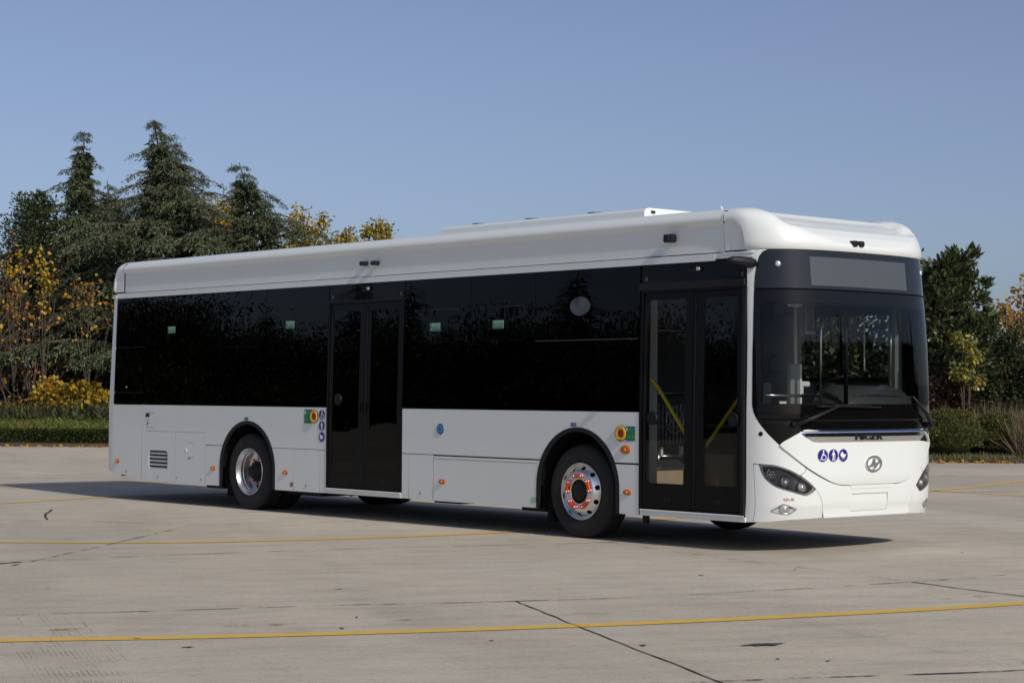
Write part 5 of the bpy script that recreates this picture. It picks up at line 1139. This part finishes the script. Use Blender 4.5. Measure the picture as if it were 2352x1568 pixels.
# ---- clipped hedge at left
def hedge(px0,px1,seed):
    rs=np.random.RandomState(seed); a=gnd(px0,52.9);b=gnd(px1,52.7); u=(b-a); Lh=np.linalg.norm(u); u/=Lh; root=empty('clipped_hedge',tuple((a+b)/2)); tag(root,'long clipped green hedge along the left edge of the yard','hedge')
    Z1=.43; Dp=7.6; Z2=.72
    c=[a,b,b+dv*Dp,a+dv*Dp]; v=[]
    e=.06
    v=[(*(a+dv*e)[:2],0),(*(b+dv*e)[:2],0),(*(b+dv*e)[:2],Z1-e),(*(a+dv*e)[:2],Z1-e),(*(b+dv*Dp)[:2],Z2-e),(*(a+dv*Dp)[:2],Z2-e),(*(b+dv*Dp)[:2],0),(*(a+dv*Dp)[:2],0)]
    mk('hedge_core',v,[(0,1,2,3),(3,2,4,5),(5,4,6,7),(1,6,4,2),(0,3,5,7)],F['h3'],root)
    n1=26000;n2=42000
    t=rs.uniform(0,1,n1)*Lh; z=rs.uniform(0,1,n1)**.9*Z1; lump=.05*np.sin(t*1.7)+.04*np.sin(t*4.1+1)
    P1=a[None]+u[None]*t[:,None]+dv[None]*(lump+rs.uniform(-.04,.09,n1))[:,None]; P1[:,2]=z+.02
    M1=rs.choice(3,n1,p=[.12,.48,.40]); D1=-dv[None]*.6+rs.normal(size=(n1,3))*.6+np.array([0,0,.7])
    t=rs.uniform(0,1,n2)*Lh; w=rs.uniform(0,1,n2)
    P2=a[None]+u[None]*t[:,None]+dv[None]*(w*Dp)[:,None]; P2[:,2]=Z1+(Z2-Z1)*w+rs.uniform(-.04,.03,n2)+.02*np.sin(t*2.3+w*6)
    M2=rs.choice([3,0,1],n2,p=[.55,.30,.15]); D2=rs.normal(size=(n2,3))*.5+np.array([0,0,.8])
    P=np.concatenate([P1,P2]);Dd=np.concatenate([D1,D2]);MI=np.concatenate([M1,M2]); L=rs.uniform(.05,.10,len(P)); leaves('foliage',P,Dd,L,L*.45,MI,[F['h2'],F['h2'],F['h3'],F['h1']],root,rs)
hedge(-350,520,121)
rs=np.random.RandomState(7); n=160; px=rs.uniform(-200,500,n); w=rs.uniform(0,1,n); q=CAMP[None]+(FWD[None]+RT[None]*((px-1176)/FPX)[:,None])*(53+7.4*w)[:,None]; q[:,2]=.43+.29*w+.03
o=leaves('leaf_litter',q,rs.normal(size=(n,3))*np.array([1,1,.2]),rs.uniform(.07,.13,n),.07,rs.choice(3,n),[F['y1'],F['y2'],F['rust']],None,rs); tag(o,'fallen leaves lying on top of the hedge','fallen leaves',kind='stuff')
# ---- far building at right
def building():
    D=125; c=gnd(2290,D); root=empty('white_building',tuple(c)); tag(root,'distant white building with a dark roof edge behind the magnolia','building')
    rt=np.array([RT[0],RT[1],0.]); rt/=np.linalg.norm(rt); h=hpx(2290,738,D); hr=hpx(2290,722,D)
    def bx(x0,x1,y0,y1,z0,z1): return [c+rt*x+dv*y+np.array([0,0,z]) for x in(x0,x1) for y in(y0,y1) for z in(z0,z1)]
    fc=[(0,1,3,2),(4,6,7,5),(0,4,5,1),(2,3,7,6),(0,2,6,4),(1,5,7,3)]
    wm=mat('pale_render',(.42,.42,.43),.9,var=.08,vs=.5); m=MB(); m.add(bx(-1.8,14,0,9,0,h),fc); m.build('wall',wm,root)
    m=MB(); m.add(bx(-2.0,14.2,-.25,9.2,h,hr),fc); m.build('roof',mat('dark_roof_edge',(.10,.105,.12),.8),root)
    for k in range(5):
        for zz in(1.2,3.8):
            x=-1.1+k*2.6; m=MB(); m.add(bx(x,x+.75,-.03,.0,zz,zz+1.15),fc); w=m.build('window',mat('dark_window_glass',(.04,.045,.055),.15) if 'wg' not in M else M['wg'],root)
            m=MB(); m.add(bx(x-.08,x+.83,-.10,-.03,zz-.1,zz-.02),fc); m.build('sill',wm,w)
building()
# ---- tree rows across the yard behind the camera (what the glass reflects)
protoA=cedar((-36,-44,0),9.0,3.4,131,'cedar across the yard facing the bus side',dens=.30,pw=.7,group='conifers across the yard')
def clone(o,loc,rz,sc,label):
    r=o.copy(); C.objects.link(r); r.location=loc; r.rotation_euler=(0,0,rz); r.scale=(sc,)*3; r['label']=label
    for ch in o.children: c=ch.copy(); C.objects.link(c); c.parent=r
    return r
rr=random.Random(9); LAB='cedar in the row across the yard, facing the bus'
protoA['label']=LAB
def ray_row(x0,y0,x1,y1,n,smin,smax):
    for i in range(n):
        t=(i+rr.uniform(.2,.8))/n; clone(protoA,(x0+(x1-x0)*t+rr.uniform(-2,2),y0+(y1-y0)*t+rr.uniform(-2,2),0),rr.uniform(0,6),rr.uniform(smin,smax),LAB)
ray_row(-75,-30,-8,-62,20,.75,1.2); ray_row(64,2,38,62,22,.8,1.3)
prB=broad('evergreen_tree',(-30,-52,0),4,[(rr.uniform(-2.4,2.4),rr.uniform(-.6,.6),.5+.40*j,1.3) for j in range(7)],34000,.10,[F['b1'],F['b1'],F['y4']],(.6,.3,.10),141,'bushy tree in the row across the yard',group='bushy trees across the yard')
for i in range(34):
    t=(i+.5)/34; clone(prB,(-78+74*t,-27-34*t+rr.uniform(-1,1),0),rr.uniform(-.3,.3)-.4,rr.uniform(1.35,1.9),'bushy tree in the row across the yard')
for i in range(24):
    t=(i+.5)/24; clone(prB,(60-26*t,0+62*t,0),rr.uniform(-.3,.3)+2.0,rr.uniform(1.4,1.95),'bushy tree in the row across the yard')
